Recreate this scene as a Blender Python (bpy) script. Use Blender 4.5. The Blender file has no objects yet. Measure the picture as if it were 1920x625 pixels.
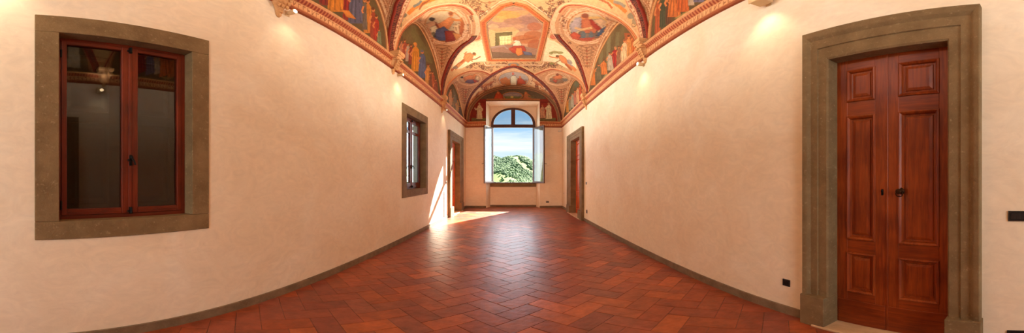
import bpy, bmesh, math, random
import numpy as np
from mathutils import Vector, Matrix
from mathutils.bvhtree import BVHTree
random.seed(7); RNG = np.random.default_rng(7)
PI = math.pi
COL = bpy.context.scene.collection
# ---------------------------------------------------------------- camera model of the panorama
F, PX0, PY0, FY = 633.4, 960.0, 331.1, 506.7      # pixels per radian across, centre, horizon row, pixels per radian up
CZ = 1.6                                          # eye height
YB = 13.63                                        # far wall
AL, AR = .02475, -.0056                           # the two long walls close in slightly
DL, DR = 2.222, 2.106
ZC, ZS = 4.11, 4.44                               # cornice underside, vault springing
XL = lambda y: -DL/math.cos(AL) + y*math.tan(AL)
XR = lambda y: DR/math.cos(AR) + y*math.tan(AR)
YF = -3.2                                         # near end wall, behind the viewer

def ray(px, py):
    a = (px-PX0)/F
    return math.sin(a), math.cos(a), math.tan((PY0-py)/FY)
FR = {'L': ((XL(0), 0), (math.sin(AL), math.cos(AL)), (-math.cos(AL), math.sin(AL)), PI/2-AL),
      'R': ((XR(0), 0), (-math.sin(AR), -math.cos(AR)), (math.cos(AR), -math.sin(AR)), -PI/2-AR),
      'B': ((0, YB), (1, 0), (0, 1), 0.0)}
def pick(s, px, py, off=0.0):
    """where a sight line meets the plane of a wall (set back by off): (distance to the right, height)"""
    O, ex, ey, _ = FR[s]
    dx, dy, dz = ray(px, py)
    den = dx*ey[0]+dy*ey[1]
    t = ((O[0]*ey[0]+O[1]*ey[1]) + off)/den
    X = (t*dx-O[0])*ex[0] + (t*dy-O[1])*ex[1]
    return X, CZ+t*dz
def pk(s, px, py, off=0.0): return pick(s, px, py, off)
def wpt(s, X, Y, Z):
    O, ex, ey, _ = FR[s]
    return Vector((O[0]+X*ex[0]+Y*ey[0], O[1]+X*ex[1]+Y*ey[1], Z))

def lin(c):
    c = np.asarray(c, float)/255.0
    return np.where(c <= .04045, c/12.92, ((c+.055)/1.055)**2.4)
def L4(c): return tuple(float(v) for v in lin(c)) + (1.0,)

# ---------------------------------------------------------------- materials
MATS = {}
def newmat(name):
    m = bpy.data.materials.new(name); m.use_nodes = True
    nt = m.node_tree; b = nt.nodes['Principled BSDF']; MATS[name] = m
    return m, nt, b
def N(nt, t, **k):
    n = nt.nodes.new(t)
    for a, v in k.items():
        if a in n.inputs: n.inputs[a].default_value = v
        else: setattr(n, a, v)
    return n
def mottled(name, c1, c2, scale=3, rough=.8, bump=.1, bscale=40, c3=None, stretch=(1,1,1), detail=8, dist=0.02, spec=.3):
    m, nt, b = newmat(name); l = nt.links
    tc = N(nt, 'ShaderNodeTexCoord'); mp = N(nt, 'ShaderNodeMapping'); mp.inputs['Scale'].default_value = stretch
    l.new(tc.outputs['Object'], mp.inputs[0])
    n1 = N(nt, 'ShaderNodeTexNoise', Scale=scale, Detail=detail, Roughness=.62)
    l.new(mp.outputs[0], n1.inputs['Vector'])
    cr = N(nt, 'ShaderNodeValToRGB'); e = cr.color_ramp.elements
    e[0].position = .32; e[0].color = L4(c1); e[1].position = .68; e[1].color = L4(c2)
    l.new(n1.outputs[0], cr.inputs[0]); out = cr.outputs[0]
    if c3:
        n2 = N(nt, 'ShaderNodeTexNoise', Scale=scale*9, Detail=6, Roughness=.7)
        l.new(mp.outputs[0], n2.inputs['Vector'])
        r2 = N(nt, 'ShaderNodeValToRGB'); r2.color_ramp.elements[0].position = .58; r2.color_ramp.elements[1].position = .72
        l.new(n2.outputs[0], r2.inputs[0])
        mx = N(nt, 'ShaderNodeMix', data_type='RGBA'); mx.inputs[7].default_value = L4(c3)
        l.new(r2.outputs[0], mx.inputs[0]); l.new(out, mx.inputs[6]); out = mx.outputs[2]
    l.new(out, b.inputs['Base Color'])
    b.inputs['Roughness'].default_value = rough; b.inputs['Specular IOR Level'].default_value = spec
    if bump:
        n3 = N(nt, 'ShaderNodeTexNoise', Scale=bscale, Detail=5)
        l.new(mp.outputs[0], n3.inputs['Vector'])
        bp = N(nt, 'ShaderNodeBump', Strength=bump, Distance=dist)
        l.new(n3.outputs[0], bp.inputs['Height']); l.new(bp.outputs[0], b.inputs['Normal'])
    return m
def plain(name, c, rough=.5, metal=0, spec=.5):
    m, nt, b = newmat(name); b.inputs['Base Color'].default_value = L4(c)
    b.inputs['Roughness'].default_value = rough; b.inputs['Metallic'].default_value = metal
    b.inputs['Specular IOR Level'].default_value = spec
    return m
def painted(name, rough=.75, nscale=9, amt=.35, bump=.05, spec=.3, fine=60):
    """surface coloured by the fresco painter (colour attribute), broken up by age mottling"""
    m, nt, b = newmat(name); l = nt.links
    at = N(nt, 'ShaderNodeVertexColor', layer_name='Col')
    tc = N(nt, 'ShaderNodeTexCoord')
    n1 = N(nt, 'ShaderNodeTexNoise', Scale=nscale, Detail=9, Roughness=.7); l.new(tc.outputs['Object'], n1.inputs['Vector'])
    mr = N(nt, 'ShaderNodeMapRange'); mr.inputs[1].default_value = .25; mr.inputs[2].default_value = .75
    mr.inputs[3].default_value = 1-amt; mr.inputs[4].default_value = 1+amt*(.12 if amt > .4 and name == 'fresco' else .5)
    l.new(n1.outputs[0], mr.inputs[0])
    mx = N(nt, 'ShaderNodeMix', data_type='RGBA', blend_type='MULTIPLY'); mx.inputs[0].default_value = 1
    l.new(at.outputs[0], mx.inputs[6]); l.new(mr.outputs[0], mx.inputs[7]); l.new(mx.outputs[2], b.inputs['Base Color'])
    b.inputs['Roughness'].default_value = rough; b.inputs['Specular IOR Level'].default_value = spec
    if bump:
        n3 = N(nt, 'ShaderNodeTexNoise', Scale=fine, Detail=4); l.new(tc.outputs['Object'], n3.inputs['Vector'])
        bp = N(nt, 'ShaderNodeBump', Strength=bump, Distance=.02); l.new(n3.outputs[0], bp.inputs['Height']); l.new(bp.outputs[0], b.inputs['Normal'])
    return m
def wood(name, c1, c2, rough=.35, scale=3, axis='Z', knots=True):
    m, nt, b = newmat(name); l = nt.links
    tc = N(nt, 'ShaderNodeTexCoord'); mp = N(nt, 'ShaderNodeMapping')
    s = {'Z': (14, 14, 1.0), 'X': (1.0, 14, 14)}[axis]; mp.inputs['Scale'].default_value = s
    l.new(tc.outputs['Object'], mp.inputs[0])
    n1 = N(nt, 'ShaderNodeTexNoise', Scale=scale, Detail=8, Roughness=.65, Distortion=.6); l.new(mp.outputs[0], n1.inputs['Vector'])
    n2 = N(nt, 'ShaderNodeTexNoise', Scale=2.2, Detail=4); l.new(tc.outputs['Object'], n2.inputs['Vector'])
    ad = N(nt, 'ShaderNodeMath', operation='ADD'); l.new(n1.outputs[0], ad.inputs[0])
    mu = N(nt, 'ShaderNodeMath', operation='MULTIPLY_ADD'); l.new(n2.outputs[0], mu.inputs[0]); mu.inputs[1].default_value = .9; mu.inputs[2].default_value = -.45
    l.new(mu.outputs[0], ad.inputs[1])
    cr = N(nt, 'ShaderNodeValToRGB'); e = cr.color_ramp.elements
    e[0].position = .3; e[0].color = L4(c1); e[1].position = .72; e[1].color = L4(c2)
    l.new(ad.outputs[0], cr.inputs[0]); l.new(cr.outputs[0], b.inputs['Base Color'])
    b.inputs['Roughness'].default_value = rough; b.inputs['Specular IOR Level'].default_value = .35
    bp = N(nt, 'ShaderNodeBump', Strength=.12, Distance=.004); l.new(n1.outputs[0], bp.inputs['Height']); l.new(bp.outputs[0], b.inputs['Normal'])
    return m
def glassy(name, ior=1.5, tint=(235, 240, 240), rough=.0):
    """window pane: clear, with a mirror-like reflection by the Fresnel law"""
    m, nt, b = newmat(name); l = nt.links; nt.nodes.remove(b)
    o = nt.nodes['Material Output']
    tr = N(nt, 'ShaderNodeBsdfTransparent', Color=L4(tint)); gl = N(nt, 'ShaderNodeBsdfGlossy', Color=(1, 1, 1, 1), Roughness=rough)
    lw = N(nt, 'ShaderNodeLayerWeight', Blend=.5); pw = N(nt, 'ShaderNodeMath', operation='POWER'); pw.inputs[1].default_value = 5
    f0 = ((ior-1)/(ior+1))**2; ma = N(nt, 'ShaderNodeMath', operation='MULTIPLY_ADD'); ma.inputs[1].default_value = 1-f0; ma.inputs[2].default_value = f0
    mx = N(nt, 'ShaderNodeMixShader'); l.new(lw.outputs['Facing'], pw.inputs[0]); l.new(pw.outputs[0], ma.inputs[0])
    l.new(ma.outputs[0], mx.inputs[0]); l.new(tr.outputs[0], mx.inputs[1]); l.new(gl.outputs[0], mx.inputs[2]); l.new(mx.outputs[0], o.inputs[0])
    return m
def glow(name, c, s):
    m, nt, b = newmat(name); b.inputs['Base Color'].default_value = L4(c)
    b.inputs['Emission Color'].default_value = L4(c); b.inputs['Emission Strength'].default_value = s
    return m

def plaster_mat():
    m, nt, b = newmat('lime_plaster'); l = nt.links
    tc = N(nt, 'ShaderNodeTexCoord')
    n0 = N(nt, 'ShaderNodeTexNoise', Scale=1.1, Detail=10, Roughness=.6, Distortion=.9); l.new(tc.outputs['Object'], n0.inputs['Vector'])
    cr = N(nt, 'ShaderNodeValToRGB'); e = cr.color_ramp.elements
    e[0].position = .3; e[0].color = L4((235, 214, 184)); e[1].position = .7; e[1].color = L4((244, 230, 207))
    e2 = cr.color_ramp.elements.new(.5); e2.color = L4((240, 222, 195))
    l.new(n0.outputs[0], cr.inputs[0])
    mp = N(nt, 'ShaderNodeMapping'); mp.inputs['Rotation'].default_value = (.4, .2, .3); mp.inputs['Scale'].default_value = (1, 1, 1.6); l.new(tc.outputs['Object'], mp.inputs[0])
    n1 = N(nt, 'ShaderNodeTexNoise', Scale=4.5, Detail=7, Roughness=.6, Distortion=2.2); l.new(mp.outputs[0], n1.inputs['Vector'])
    r1 = N(nt, 'ShaderNodeMapRange'); r1.inputs[1].default_value = .3; r1.inputs[2].default_value = .7; r1.inputs[3].default_value = .93; r1.inputs[4].default_value = 1.05
    l.new(n1.outputs[0], r1.inputs[0])
    mx = N(nt, 'ShaderNodeMix', data_type='RGBA', blend_type='MULTIPLY'); mx.inputs[0].default_value = 1
    l.new(cr.outputs[0], mx.inputs[6]); l.new(r1.outputs[0], mx.inputs[7]); l.new(mx.outputs[2], b.inputs['Base Color'])
    b.inputs['Roughness'].default_value = .62; b.inputs['Specular IOR Level'].default_value = .25
    n3 = N(nt, 'ShaderNodeTexNoise', Scale=14, Detail=6, Distortion=1.2); l.new(tc.outputs['Object'], n3.inputs['Vector'])
    bp = N(nt, 'ShaderNodeBump', Strength=.12, Distance=.015); l.new(n3.outputs[0], bp.inputs['Height']); l.new(bp.outputs[0], b.inputs['Normal'])
    return m
plaster_mat()
mottled('grey_stone', (112, 88, 56), (140, 114, 78), 3.5, .8, .35, 55, c3=(158, 134, 98), detail=10)
mottled('skirting_stone', (112, 92, 68), (140, 118, 92), 5, .7, .2, 60, c3=(150, 130, 104))
mottled('travertine', (196, 160, 118), (222, 188, 146), 4, .5, .2, 40, stretch=(1, 4, 4))
mottled('corbel_stone', (196, 140, 88), (232, 182, 124), 6, .7, .3, 70, c3=(150, 92, 52))
wood('walnut', (108, 40, 12), (156, 70, 22), .36)
wood('walnut_rail', (104, 38, 11), (148, 64, 20), .34, axis='X')
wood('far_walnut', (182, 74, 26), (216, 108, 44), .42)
wood('mahogany', (84, 26, 9), (124, 44, 18), .38)
wood('mahogany_rail', (84, 26, 9), (120, 42, 18), .38, axis='X')
wood('brown_window_wood', (70, 42, 34), (96, 62, 50), .45)
wood('shutter_wood', (74, 44, 20), (92, 58, 28), .5)
plain('black_iron', (18, 14, 12), .45, .6)
plain('black_plastic', (26, 20, 20), .35)
plain('grey_plastic', (96, 84, 72), .45)
plain('white_plastic', (226, 214, 196), .45)
plain('cream_metal', (214, 180, 134), .45)
plain('bronze', (60, 36, 18), .4, .8)
glassy('window_glass'); glassy('dark_glass', 1.56, (190, 180, 165)); glassy('open_glass', 1.55, (226, 236, 244))
glow('lamp_glass', (255, 226, 176), 9)
painted('fresco', .72, 13, .42, .06); painted('fresco_band', .7, 14, .3, .12)
_m = painted('cotto', .36, 6, .55, .22, .5, 16); _b = _m.node_tree.nodes['Principled BSDF']; _b.inputs['Coat Weight'].default_value = .12; _b.inputs['Coat Roughness'].default_value = .26
painted('meadow', .95, .05, .25, 0, .1); painted('foliage', .95, .3, .5, 0, .1)
plain('grout', (110, 62, 40), .9)

# ---------------------------------------------------------------- mesh helpers
def link(o, parent=None):
    COL.objects.link(o)
    if parent is not None: o.parent = parent
    return o
def meshobj(name, me, mat=None, parent=None, smooth=False):
    if mat: me.materials.append(MATS[mat])
    if smooth: me.polygons.foreach_set('use_smooth', [True]*len(me.polygons))
    o = bpy.data.objects.new(name, me); return link(o, parent)
def pydata(name, V, Fc, mat, parent=None, smooth=False, col=None):
    me = bpy.data.meshes.new(name); me.from_pydata([tuple(map(float, v)) for v in V], [], [tuple(map(int, f)) for f in Fc]); me.update()
    if col is not None:
        a = me.color_attributes.new('Col', 'FLOAT_COLOR', 'POINT')
        c = np.ones((len(V), 4), np.float32); c[:, :3] = col; a.data.foreach_set('color', c.ravel())
    return meshobj(name, me, mat, parent, smooth)
def empty(name, loc, rz=0, parent=None):
    o = bpy.data.objects.new(name, None); o.location = loc; o.rotation_euler = (0, 0, rz); o.empty_display_size = .1
    return link(o, parent)
def tag(o, label=None, cat=None, group=None, kind=None):
    if label: o['label'] = label
    if cat: o['category'] = cat
    if group: o['group'] = group
    if kind: o['kind'] = kind
    return o

class MB:
    def __init__(s): s.bm = bmesh.new()
    def box(s, x0, x1, y0, y1, z0, z1, bev=0, seg=2):
        r = bmesh.ops.create_cube(s.bm, size=1)
        vs = r['verts']
        for v in vs: v.co = Vector((x0+(v.co.x+.5)*(x1-x0), y0+(v.co.y+.5)*(y1-y0), z0+(v.co.z+.5)*(z1-z0)))
        if bev:
            es = list({e for v in vs for e in v.link_edges})
            bmesh.ops.bevel(s.bm, geom=es, offset=bev, segments=seg, affect='EDGES', profile=.5)
        return s
    def cyl(s, c, r1, r2, h, axis='Z', seg=20):
        rot = {'Z': Matrix(), 'Y': Matrix.Rotation(PI/2, 4, 'X'), 'X': Matrix.Rotation(PI/2, 4, 'Y')}[axis]
        bmesh.ops.create_cone(s.bm, cap_ends=True, segments=seg, radius1=r1, radius2=r2, depth=h, matrix=Matrix.Translation(c) @ rot)
        return s
    def sph(s, c, r, sc=(1, 1, 1), seg=16):
        bmesh.ops.create_uvsphere(s.bm, u_segments=seg, v_segments=seg//2+2, radius=r, matrix=Matrix.Translation(c) @ Matrix.Diagonal((*sc, 1)))
        return s
    def torus(s, c, R, r, axis='Y', seg=28, k=8, a0=0, a1=2*PI):
        vs = []; full = abs(a1-a0-2*PI) < 1e-6; n = seg if full else seg+1
        for i in range(n):
            a = a0+(a1-a0)*i/seg; ring = []
            for j in range(k):
                b = 2*PI*j/k; rr = R+r*math.cos(b); p = (rr*math.cos(a), r*math.sin(b), rr*math.sin(a))
                if axis == 'X': p = (p[1], p[0], p[2])
                if axis == 'Z': p = (p[0], p[2], p[1])
                ring.append(s.bm.verts.new(Vector(c)+Vector(p)))
            vs.append(ring)
        for i in range(n if full else n-1):
            for j in range(k):
                s.bm.faces.new((vs[i][j], vs[i][(j+1) % k], vs[(i+1) % n][(j+1) % k], vs[(i+1) % n][j]))
        return s
    def nested(s, x0, x1, z0, z1, steps, cap=True):
        """concentric rectangles stepping inwards: (inset, depth)"""
        rings = []
        for i, y in steps:
            rings.append([s.bm.verts.new(p) for p in ((x0+i, y, z0+i), (x1-i, y, z0+i), (x1-i, y, z1-i), (x0+i, y, z1-i))])
        for a, b in zip(rings, rings[1:]):
            for k in range(4): s.bm.faces.new((a[k], a[(k+1) % 4], b[(k+1) % 4], b[k]))
        if cap: s.bm.faces.new(rings[-1])
        return s
    def mould3(s, x0, x1, z0, zt, prof):
        """moulding swept up, over and down an opening: prof = (outward offset, depth)"""
        rows = []
        for o, y in prof: rows.append([s.bm.verts.new(p) for p in ((x0-o, y, z0), (x0-o, y, zt+o), (x1+o, y, zt+o), (x1+o, y, z0))])
        for a, b in zip(rows, rows[1:]):
            for k in range(3): s.bm.faces.new((a[k], a[k+1], b[k+1], b[k]))
        return s
    def lathe(s, c, prof, seg=20, axis='Z'):
        rings = []
        for r, h in prof:
            ring = []
            for j in range(seg):
                a = 2*PI*j/seg; p = (r*math.cos(a), r*math.sin(a), h)
                if axis == 'Y': p = (p[0], p[2], p[1])
                ring.append(s.bm.verts.new(Vector(c)+Vector(p)))
            rings.append(ring)
        for a, b in zip(rings, rings[1:]):
            for j in range(seg): s.bm.faces.new((a[j], a[(j+1) % seg], b[(j+1) % seg], b[j]))
        s.bm.faces.new(rings[0]); s.bm.faces.new(rings[-1]); return s
    def tube(s, pts, r, k=8):
        pts = [Vector(p) for p in pts]; rings = []
        for i, p in enumerate(pts):
            t = (pts[min(i+1, len(pts)-1)]-pts[max(i-1, 0)]).normalized()
            a = t.orthogonal().normalized() if i == 0 else (rings_a - t*rings_a.dot(t)).normalized()
            rings_a = a; b = t.cross(a); rr = r[i] if isinstance(r, (list, tuple)) else r
            rings.append([s.bm.verts.new(p+(a*math.cos(2*PI*j/k)+b*math.sin(2*PI*j/k))*rr) for j in range(k)])
        for u, v in zip(rings, rings[1:]):
            for j in range(k): s.bm.faces.new((u[j], u[(j+1) % k], v[(j+1) % k], v[j]))
        s.bm.faces.new(rings[0]); s.bm.faces.new(rings[-1]); return s
    def build(s, name, mat, parent=None, smooth=False, M=None):
        if M is not None: bmesh.ops.transform(s.bm, matrix=M, verts=s.bm.verts)
        bmesh.ops.recalc_face_normals(s.bm, faces=s.bm.faces)
        me = bpy.data.meshes.new(name); s.bm.to_mesh(me); s.bm.free()
        o = meshobj(name, me, mat, parent)
        if smooth:
            me.polygons.foreach_set('use_smooth', [True]*len(me.polygons))
            if smooth != 'all':
                try: me.set_sharp_from_angle(angle=math.radians(38))
                except Exception: pass
        return o
def wallobj(s, name, X, Z=0.0, Y=0.0):
    return empty(name, wpt(s, X, Y, Z), FR[s][3])

# ---------------------------------------------------------------- openings measured on the walls
# near window in the left wall
W1 = dict(s='L', x0=pk('L', 65, 30)[0], x1=pk('L', 390.5, 80)[0], z0=1.061, z1=3.127)
W1.update(ox0=pk('L', 110.5, 60)[0], ox1=pk('L', 359.5, 90)[0], oz0=pk('L', 112, 415.5)[1], oz1=pk('L', 112, 61.5)[1])
# far window in the left wall
W2 = dict(s='L', x0=pk('L', 753.4, 200)[0], x1=pk('L', 801.4, 220)[0], z0=pk('L', 753.4, 372)[1], z1=pk('L', 753.4, 192)[1])
W2.update(ox0=pk('L', 761.9, 212)[0], ox1=pk('L', 797.8, 212)[0], oz0=pk('L', 762, 357)[1], oz1=pk('L', 762, 212.5)[1])
D1 = dict(s='R', x0=pk('R', 1511.3, 80)[0], x1=pk('R', 1835.5, 20)[0], zt=3.14, ox0=pk('R', 1556, 110)[0], ox1=pk('R', 1778.3, 75)[0], ozt=pk('R', 1556, 112.8)[1])
D2 = dict(s='R', x0=pk('R', 1064.6, 255)[0], x1=pk('R', 1092.7, 239)[0], zt=pk('R', 1092.7, 238.7)[1], ox0=pk('R', 1071.3, 260)[0], ox1=pk('R', 1088.0, 260)[0], ozt=pk('R', 1087, 256.5)[1])
D3 = dict(s='L', x0=pk('L', 840.6, 244)[0], x1=pk('L', 866.1, 262)[0], zt=pk('L', 840.6, 243.7)[1], ox0=pk('L', 846.4, 262)[0], ox1=pk('L', 861.0, 270)[0], ozt=pk('L', 846.4, 262.5)[1])
NX0, NX1, NZT = -1.05, 1.12, 5.50                  # window niche in the far wall
BX0, BX1, BZT, NY = -.91, 1.01, 5.31, .47          # its back, splayed
WCX, WR, WZS = .05, .915, 4.34                     # arched window: centre, radius, springing
WX0, WX1, WZ0 = WCX-WR, WCX+WR, 1.24

# ---------------------------------------------------------------- walls
def wall_mesh(s, X0, X1, Z0, Z1, holes, th=.42):
    """plastered wall slab with openings cut right through it, reveals included"""
    xs = sorted({X0, X1, *[v for h in holes for v in h[:2]]}); zs = sorted({Z0, Z1, *[v for h in holes for v in h[2:4]]})
    bm = bmesh.new(); vc = {}
    def V(x, y, z):
        k = (round(x, 5), round(y, 5), round(z, 5))
        if k not in vc: vc[k] = bm.verts.new(k)
        return vc[k]
    def inh(x, z): return any(h[0] < x < h[1] and h[2] < z < h[3] for h in holes)
    def q(*p):
        try: bm.faces.new([V(*a) for a in p])
        except ValueError: pass
    for a, b in zip(xs, xs[1:]):
        for c, d in zip(zs, zs[1:]):
            if inh((a+b)/2, (c+d)/2): continue
            q((a, 0, c), (b, 0, c), (b, 0, d), (a, 0, d)); q((a, th, c), (a, th, d), (b, th, d), (b, th, c))
    for h in holes:
        a, b, c, d = h[:4]
        q((a, 0, c), (a, 0, d), (a, th, d), (a, th, c)); q((b, 0, c), (b, th, c), (b, th, d), (b, 0, d))
        q((a, 0, d), (b, 0, d), (b, th, d), (a, th, d))
        if c > Z0: q((a, 0, c), (a, th, c), (b, th, c), (b, 0, c))
    q((X0, 0, Z0), (X0, 0, Z1), (X0, th, Z1), (X0, th, Z0)); q((X1, 0, Z0), (X1, th, Z0), (X1, th, Z1), (X1, 0, Z1))
    q((X0, 0, Z1), (X1, 0, Z1), (X1, th, Z1), (X0, th, Z1)); q((X0, 0, Z0), (X0, th, Z0), (X1, th, Z0), (X1, 0, Z0))
    bmesh.ops.recalc_face_normals(bm, faces=bm.faces)
    me = bpy.data.meshes.new('wall'); bm.to_mesh(me); bm.free(); return me
def mk_wall(s, name, X0, X1, holes, zt):
    o = meshobj(name, wall_mesh(s, X0, X1, 0, zt, holes), 'lime_plaster'); O = FR[s]
    o.location = (O[0][0], O[0][1], 0); o.rotation_euler = (0, 0, O[3]); o['kind'] = 'structure'; return o
uE = lambda s: pick(s, 960, 300)[0]
LEND = YB/math.cos(AL)+.05; REND = -(YB/math.cos(AR)+.05)
hole = lambda d, m=.009: (d['ox0']-m, d['ox1']+m, d.get('oz0', 0)-(m if 'oz0' in d else 0), d.get('oz1', d.get('ozt'))+m)
mk_wall('L', 'wall_left', YF-.3, LEND, [hole(W1), hole(W2), hole(D3)], ZS)
mk_wall('R', 'wall_right', REND, -YF+.3, [hole(D1), hole(D2)], ZS)
# upper outer masonry closes the building above the springing line
def upper(s, name, X0, X1, y0=.32):
    b = MB(); b.box(X0, X1, y0, y0+.3, ZS, 7.3); o = b.build(name, 'lime_plaster')
    O = FR[s]; o.location = (O[0][0], O[0][1], 0); o.rotation_euler = (0, 0, O[3]); o['kind'] = 'structure'
upper('L', 'trim_11', YF-.3, LEND+.4); upper('R', 'trim_12', REND-.4, -YF+.3)
# far wall: piers beside the niche, up to the springing line, and the masonry behind the niche
def far_wall():
    bm = bmesh.new()
    def q(*p): bm.faces.new([bm.verts.new(a) for a in p])
    xl, xr = XL(YB)-.02, XR(YB)+.02
    q((xl, 0, 0), (NX0, 0, 0), (NX0, 0, ZS), (xl, 0, ZS)); q((NX1, 0, 0), (xr, 0, 0), (xr, 0, ZS), (NX1, 0, ZS))
    q((NX0, 0, 0), (BX0, NY, 0), (BX0, NY, BZT), (NX0, 0, NZT)); q((BX1, NY, 0), (NX1, 0, 0), (NX1, 0, NZT), (BX1, NY, BZT))
    q((NX0, 0, NZT), (NX1, 0, NZT), (BX1, NY, BZT), (BX0, NY, BZT))
    T = .3
    xs = [BX0-.6, BX0, WX0] + [WCX - WR*math.cos(PI*i/48) for i in range(1, 48)] + [WX1, BX1, BX1+.6]
    ah = lambda x: WZS + math.sqrt(max(0, WR*WR-(x-WCX)**2))
    for a, b in zip(xs, xs[1:]):
        m = (a+b)/2
        for y in (NY, NY+T):
            if m < WX0 or m > WX1: q((a, y, 0), (b, y, 0), (b, y, 7.3 if y > NY else BZT+.4), (a, y, 7.3 if y > NY else BZT+.4))
            else:
                q((a, y, 0), (b, y, 0), (b, y, WZ0), (a, y, WZ0))
                t = 7.3 if y > NY else BZT+.4
                q((a, y, ah(a)), (b, y, ah(b)), (b, y, t), (a, y, t))
        if WX0 < m < WX1: q((a, NY, ah(a)), (b, NY, ah(b)), (b, NY+T, ah(b)), (a, NY+T, ah(a)))
    q((WX0, NY, WZ0), (WX0, NY, WZS), (WX0, NY+T, WZS), (WX0, NY+T, WZ0)); q((WX1, NY, WZ0), (WX1, NY, WZS), (WX1, NY+T, WZS), (WX1, NY+T, WZ0))
    q((WX0, NY, WZ0), (WX1, NY, WZ0), (WX1, NY+T, WZ0), (WX0, NY+T, WZ0))
    for a, b in ((-3.2, BX0-.6), (BX1+.6, 3.2)): q((a, NY+T, 0), (b, NY+T, 0), (b, NY+T, 7.3), (a, NY+T, 7.3))
    bmesh.ops.remove_doubles(bm, verts=bm.verts, dist=1e-4)
    me = bpy.data.meshes.new('wall_back'); bm.to_mesh(me); bm.free()
    o = meshobj('wall_back', me, 'lime_plaster'); o.location = (0, YB, 0); o['kind'] = 'structure'
far_wall()
b = MB(); q0, q1 = -1.1, .9   # end wall behind the viewer, with an added tall window opening for fill light
for bx in ((XL(YF)-.4, q0, 0, 7.3), (q1, XR(YF)+.4, 0, 7.3), (q0, q1, 0, .85), (q0, q1, 3.95, 7.3)): b.box(bx[0], bx[1], YF-.3, YF, bx[2], bx[3])
o = b.build('wall_front', 'lime_plaster'); o['kind'] = 'structure'
b = MB()
for bx in ((q0, q0+.07, .85, 3.95), (q1-.07, q1, .85, 3.95), (q0+.07, q1-.07, .85, .92), (q0+.07, q1-.07, 3.88, 3.95), (-.14, -.06, .92, 3.88), (q0+.07, q1-.07, 2.9, 2.97)): b.box(bx[0], bx[1], YF-.12, YF-.06, bx[2], bx[3], .004)
o = b.build('fill_window', 'brown_window_wood'); o['kind'] = 'structure'  # unseen window, added so fill light can enter from behind the viewer
b = MB(); b.box(-3.3, 3.3, YF-.3, YB+NY+.35, 7.3, 7.5); o = b.build('leak_cover_slab', 'lime_plaster'); o['kind'] = 'structure'  # unseen slab over the vault, added to stop sky light leaking in

# ---------------------------------------------------------------- floor: herringbone terracotta
def floor():
    V, Fc, C = [], [], []
    def add(poly, z0, z1, col):
        n = len(V); c = sum(p[0] for p in poly)/4, sum(p[1] for p in poly)/4
        sh = .975
        for p in poly: V.append((p[0], p[1], z0)); C.append(col*.82)
        for p in poly: V.append((c[0]+(p[0]-c[0])*.993, c[1]+(p[1]-c[1])*.993, z1-.0009)); C.append(col*.93)
        tw = random.uniform(-.0011, .0011); tv = random.uniform(-.0011, .0011)
        for k, p in enumerate(poly): V.append((c[0]+(p[0]-c[0])*sh, c[1]+(p[1]-c[1])*sh, z1+(tw if k < 2 else -tw)+(tv if k in (1, 2) else -tv))); C.append(col)
        for r in (0, 4):
            for k in range(4): Fc.append((n+r+k, n+r+(k+1) % 4, n+r+4+(k+1) % 4, n+r+4+k))
        Fc.append((n+8, n+9, n+10, n+11))
    w, Lh, g = .20, .40, .0035
    ca, sa = math.cos(PI/4), math.sin(PI/4); g = .0018
    base = [lin(c) for c in ((156, 76, 42), (148, 68, 38), (162, 80, 46), (140, 68, 46), (150, 72, 46), (176, 88, 44), (140, 74, 56), (134, 64, 46), (152, 70, 36))]
    R = lambda x, y: (ca*x-sa*y, sa*x+ca*y+5.25)
    for i in range(-90, 90):
        for j in range(-48, 48):
            # classic 2:1 herringbone unit: one tile across, one along
            ox, oy = i*w + j*2*w, i*w - j*2*w
            for (x, y, a, b_) in ((ox, oy, Lh, w), (ox+Lh-w+w, oy, w, Lh)) if False else ((ox, oy, Lh, w), (ox, oy+w, w, Lh)):
                q = [R(x+g, y+g), R(x+a-g, y+g), R(x+a-g, y+b_-g), R(x+g, y+b_-g)]
                cx = sum(p[0] for p in q)/4; cy = sum(p[1] for p in q)/4
                if cy < YF or cy > YB+NY+.1 or cx < XL(cy)-.28 or cx > XR(cy)+.35: continue
                if cy > YB+.12 and not (NX0-.1 < cx < NX1+.1): continue
                c = random.choice(base)*random.uniform(.90, 1.18)
                add(q, -.004, .0, c)
    n = len(V)
    V.extend([(-3.2, YF-.2, -.0035), (3.2, YF-.2, -.0035), (3.2, YB+.8, -.0035), (-3.2, YB+.8, -.0035)]); C.extend([lin((108, 58, 38))]*4); Fc.append((n, n+1, n+2, n+3))
    o = pydata('floor', V, Fc, 'cotto', None, False, np.array(C)); o['kind'] = 'structure'
floor()

# skirting
def skirt(s, name, runs, h=.105, t=.018):
    b = MB()
    for a, c in runs: b.box(a, c, -t, .01, -.01, h, .003)
    o = b.build(name, 'skirting_stone', None); O = FR[s]; o.location = (O[0][0], O[0][1], 0); o.rotation_euler = (0, 0, O[3]); o['kind'] = 'structure'
skirt('L', 'baseboard_left', [(YF, D3['x0']-.02), (D3['x1']+.02, LEND-.06)])
skirt('R', 'baseboard_right', [(REND+.06, D2['x0']-.02), (D2['x1']+.02, D1['x0']-.03), (D1['x1']+.04, -YF)])
skirt('B', 'baseboard_back', [(XL(YB), NX0), (NX1, XR(YB))])
b = MB(); b.box(BX0, BX1, YB+NY-.018, YB+NY+.01, -.01, .105, .003); o = b.build('baseboard_niche', 'skirting_stone'); o['kind'] = 'structure'

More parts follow.
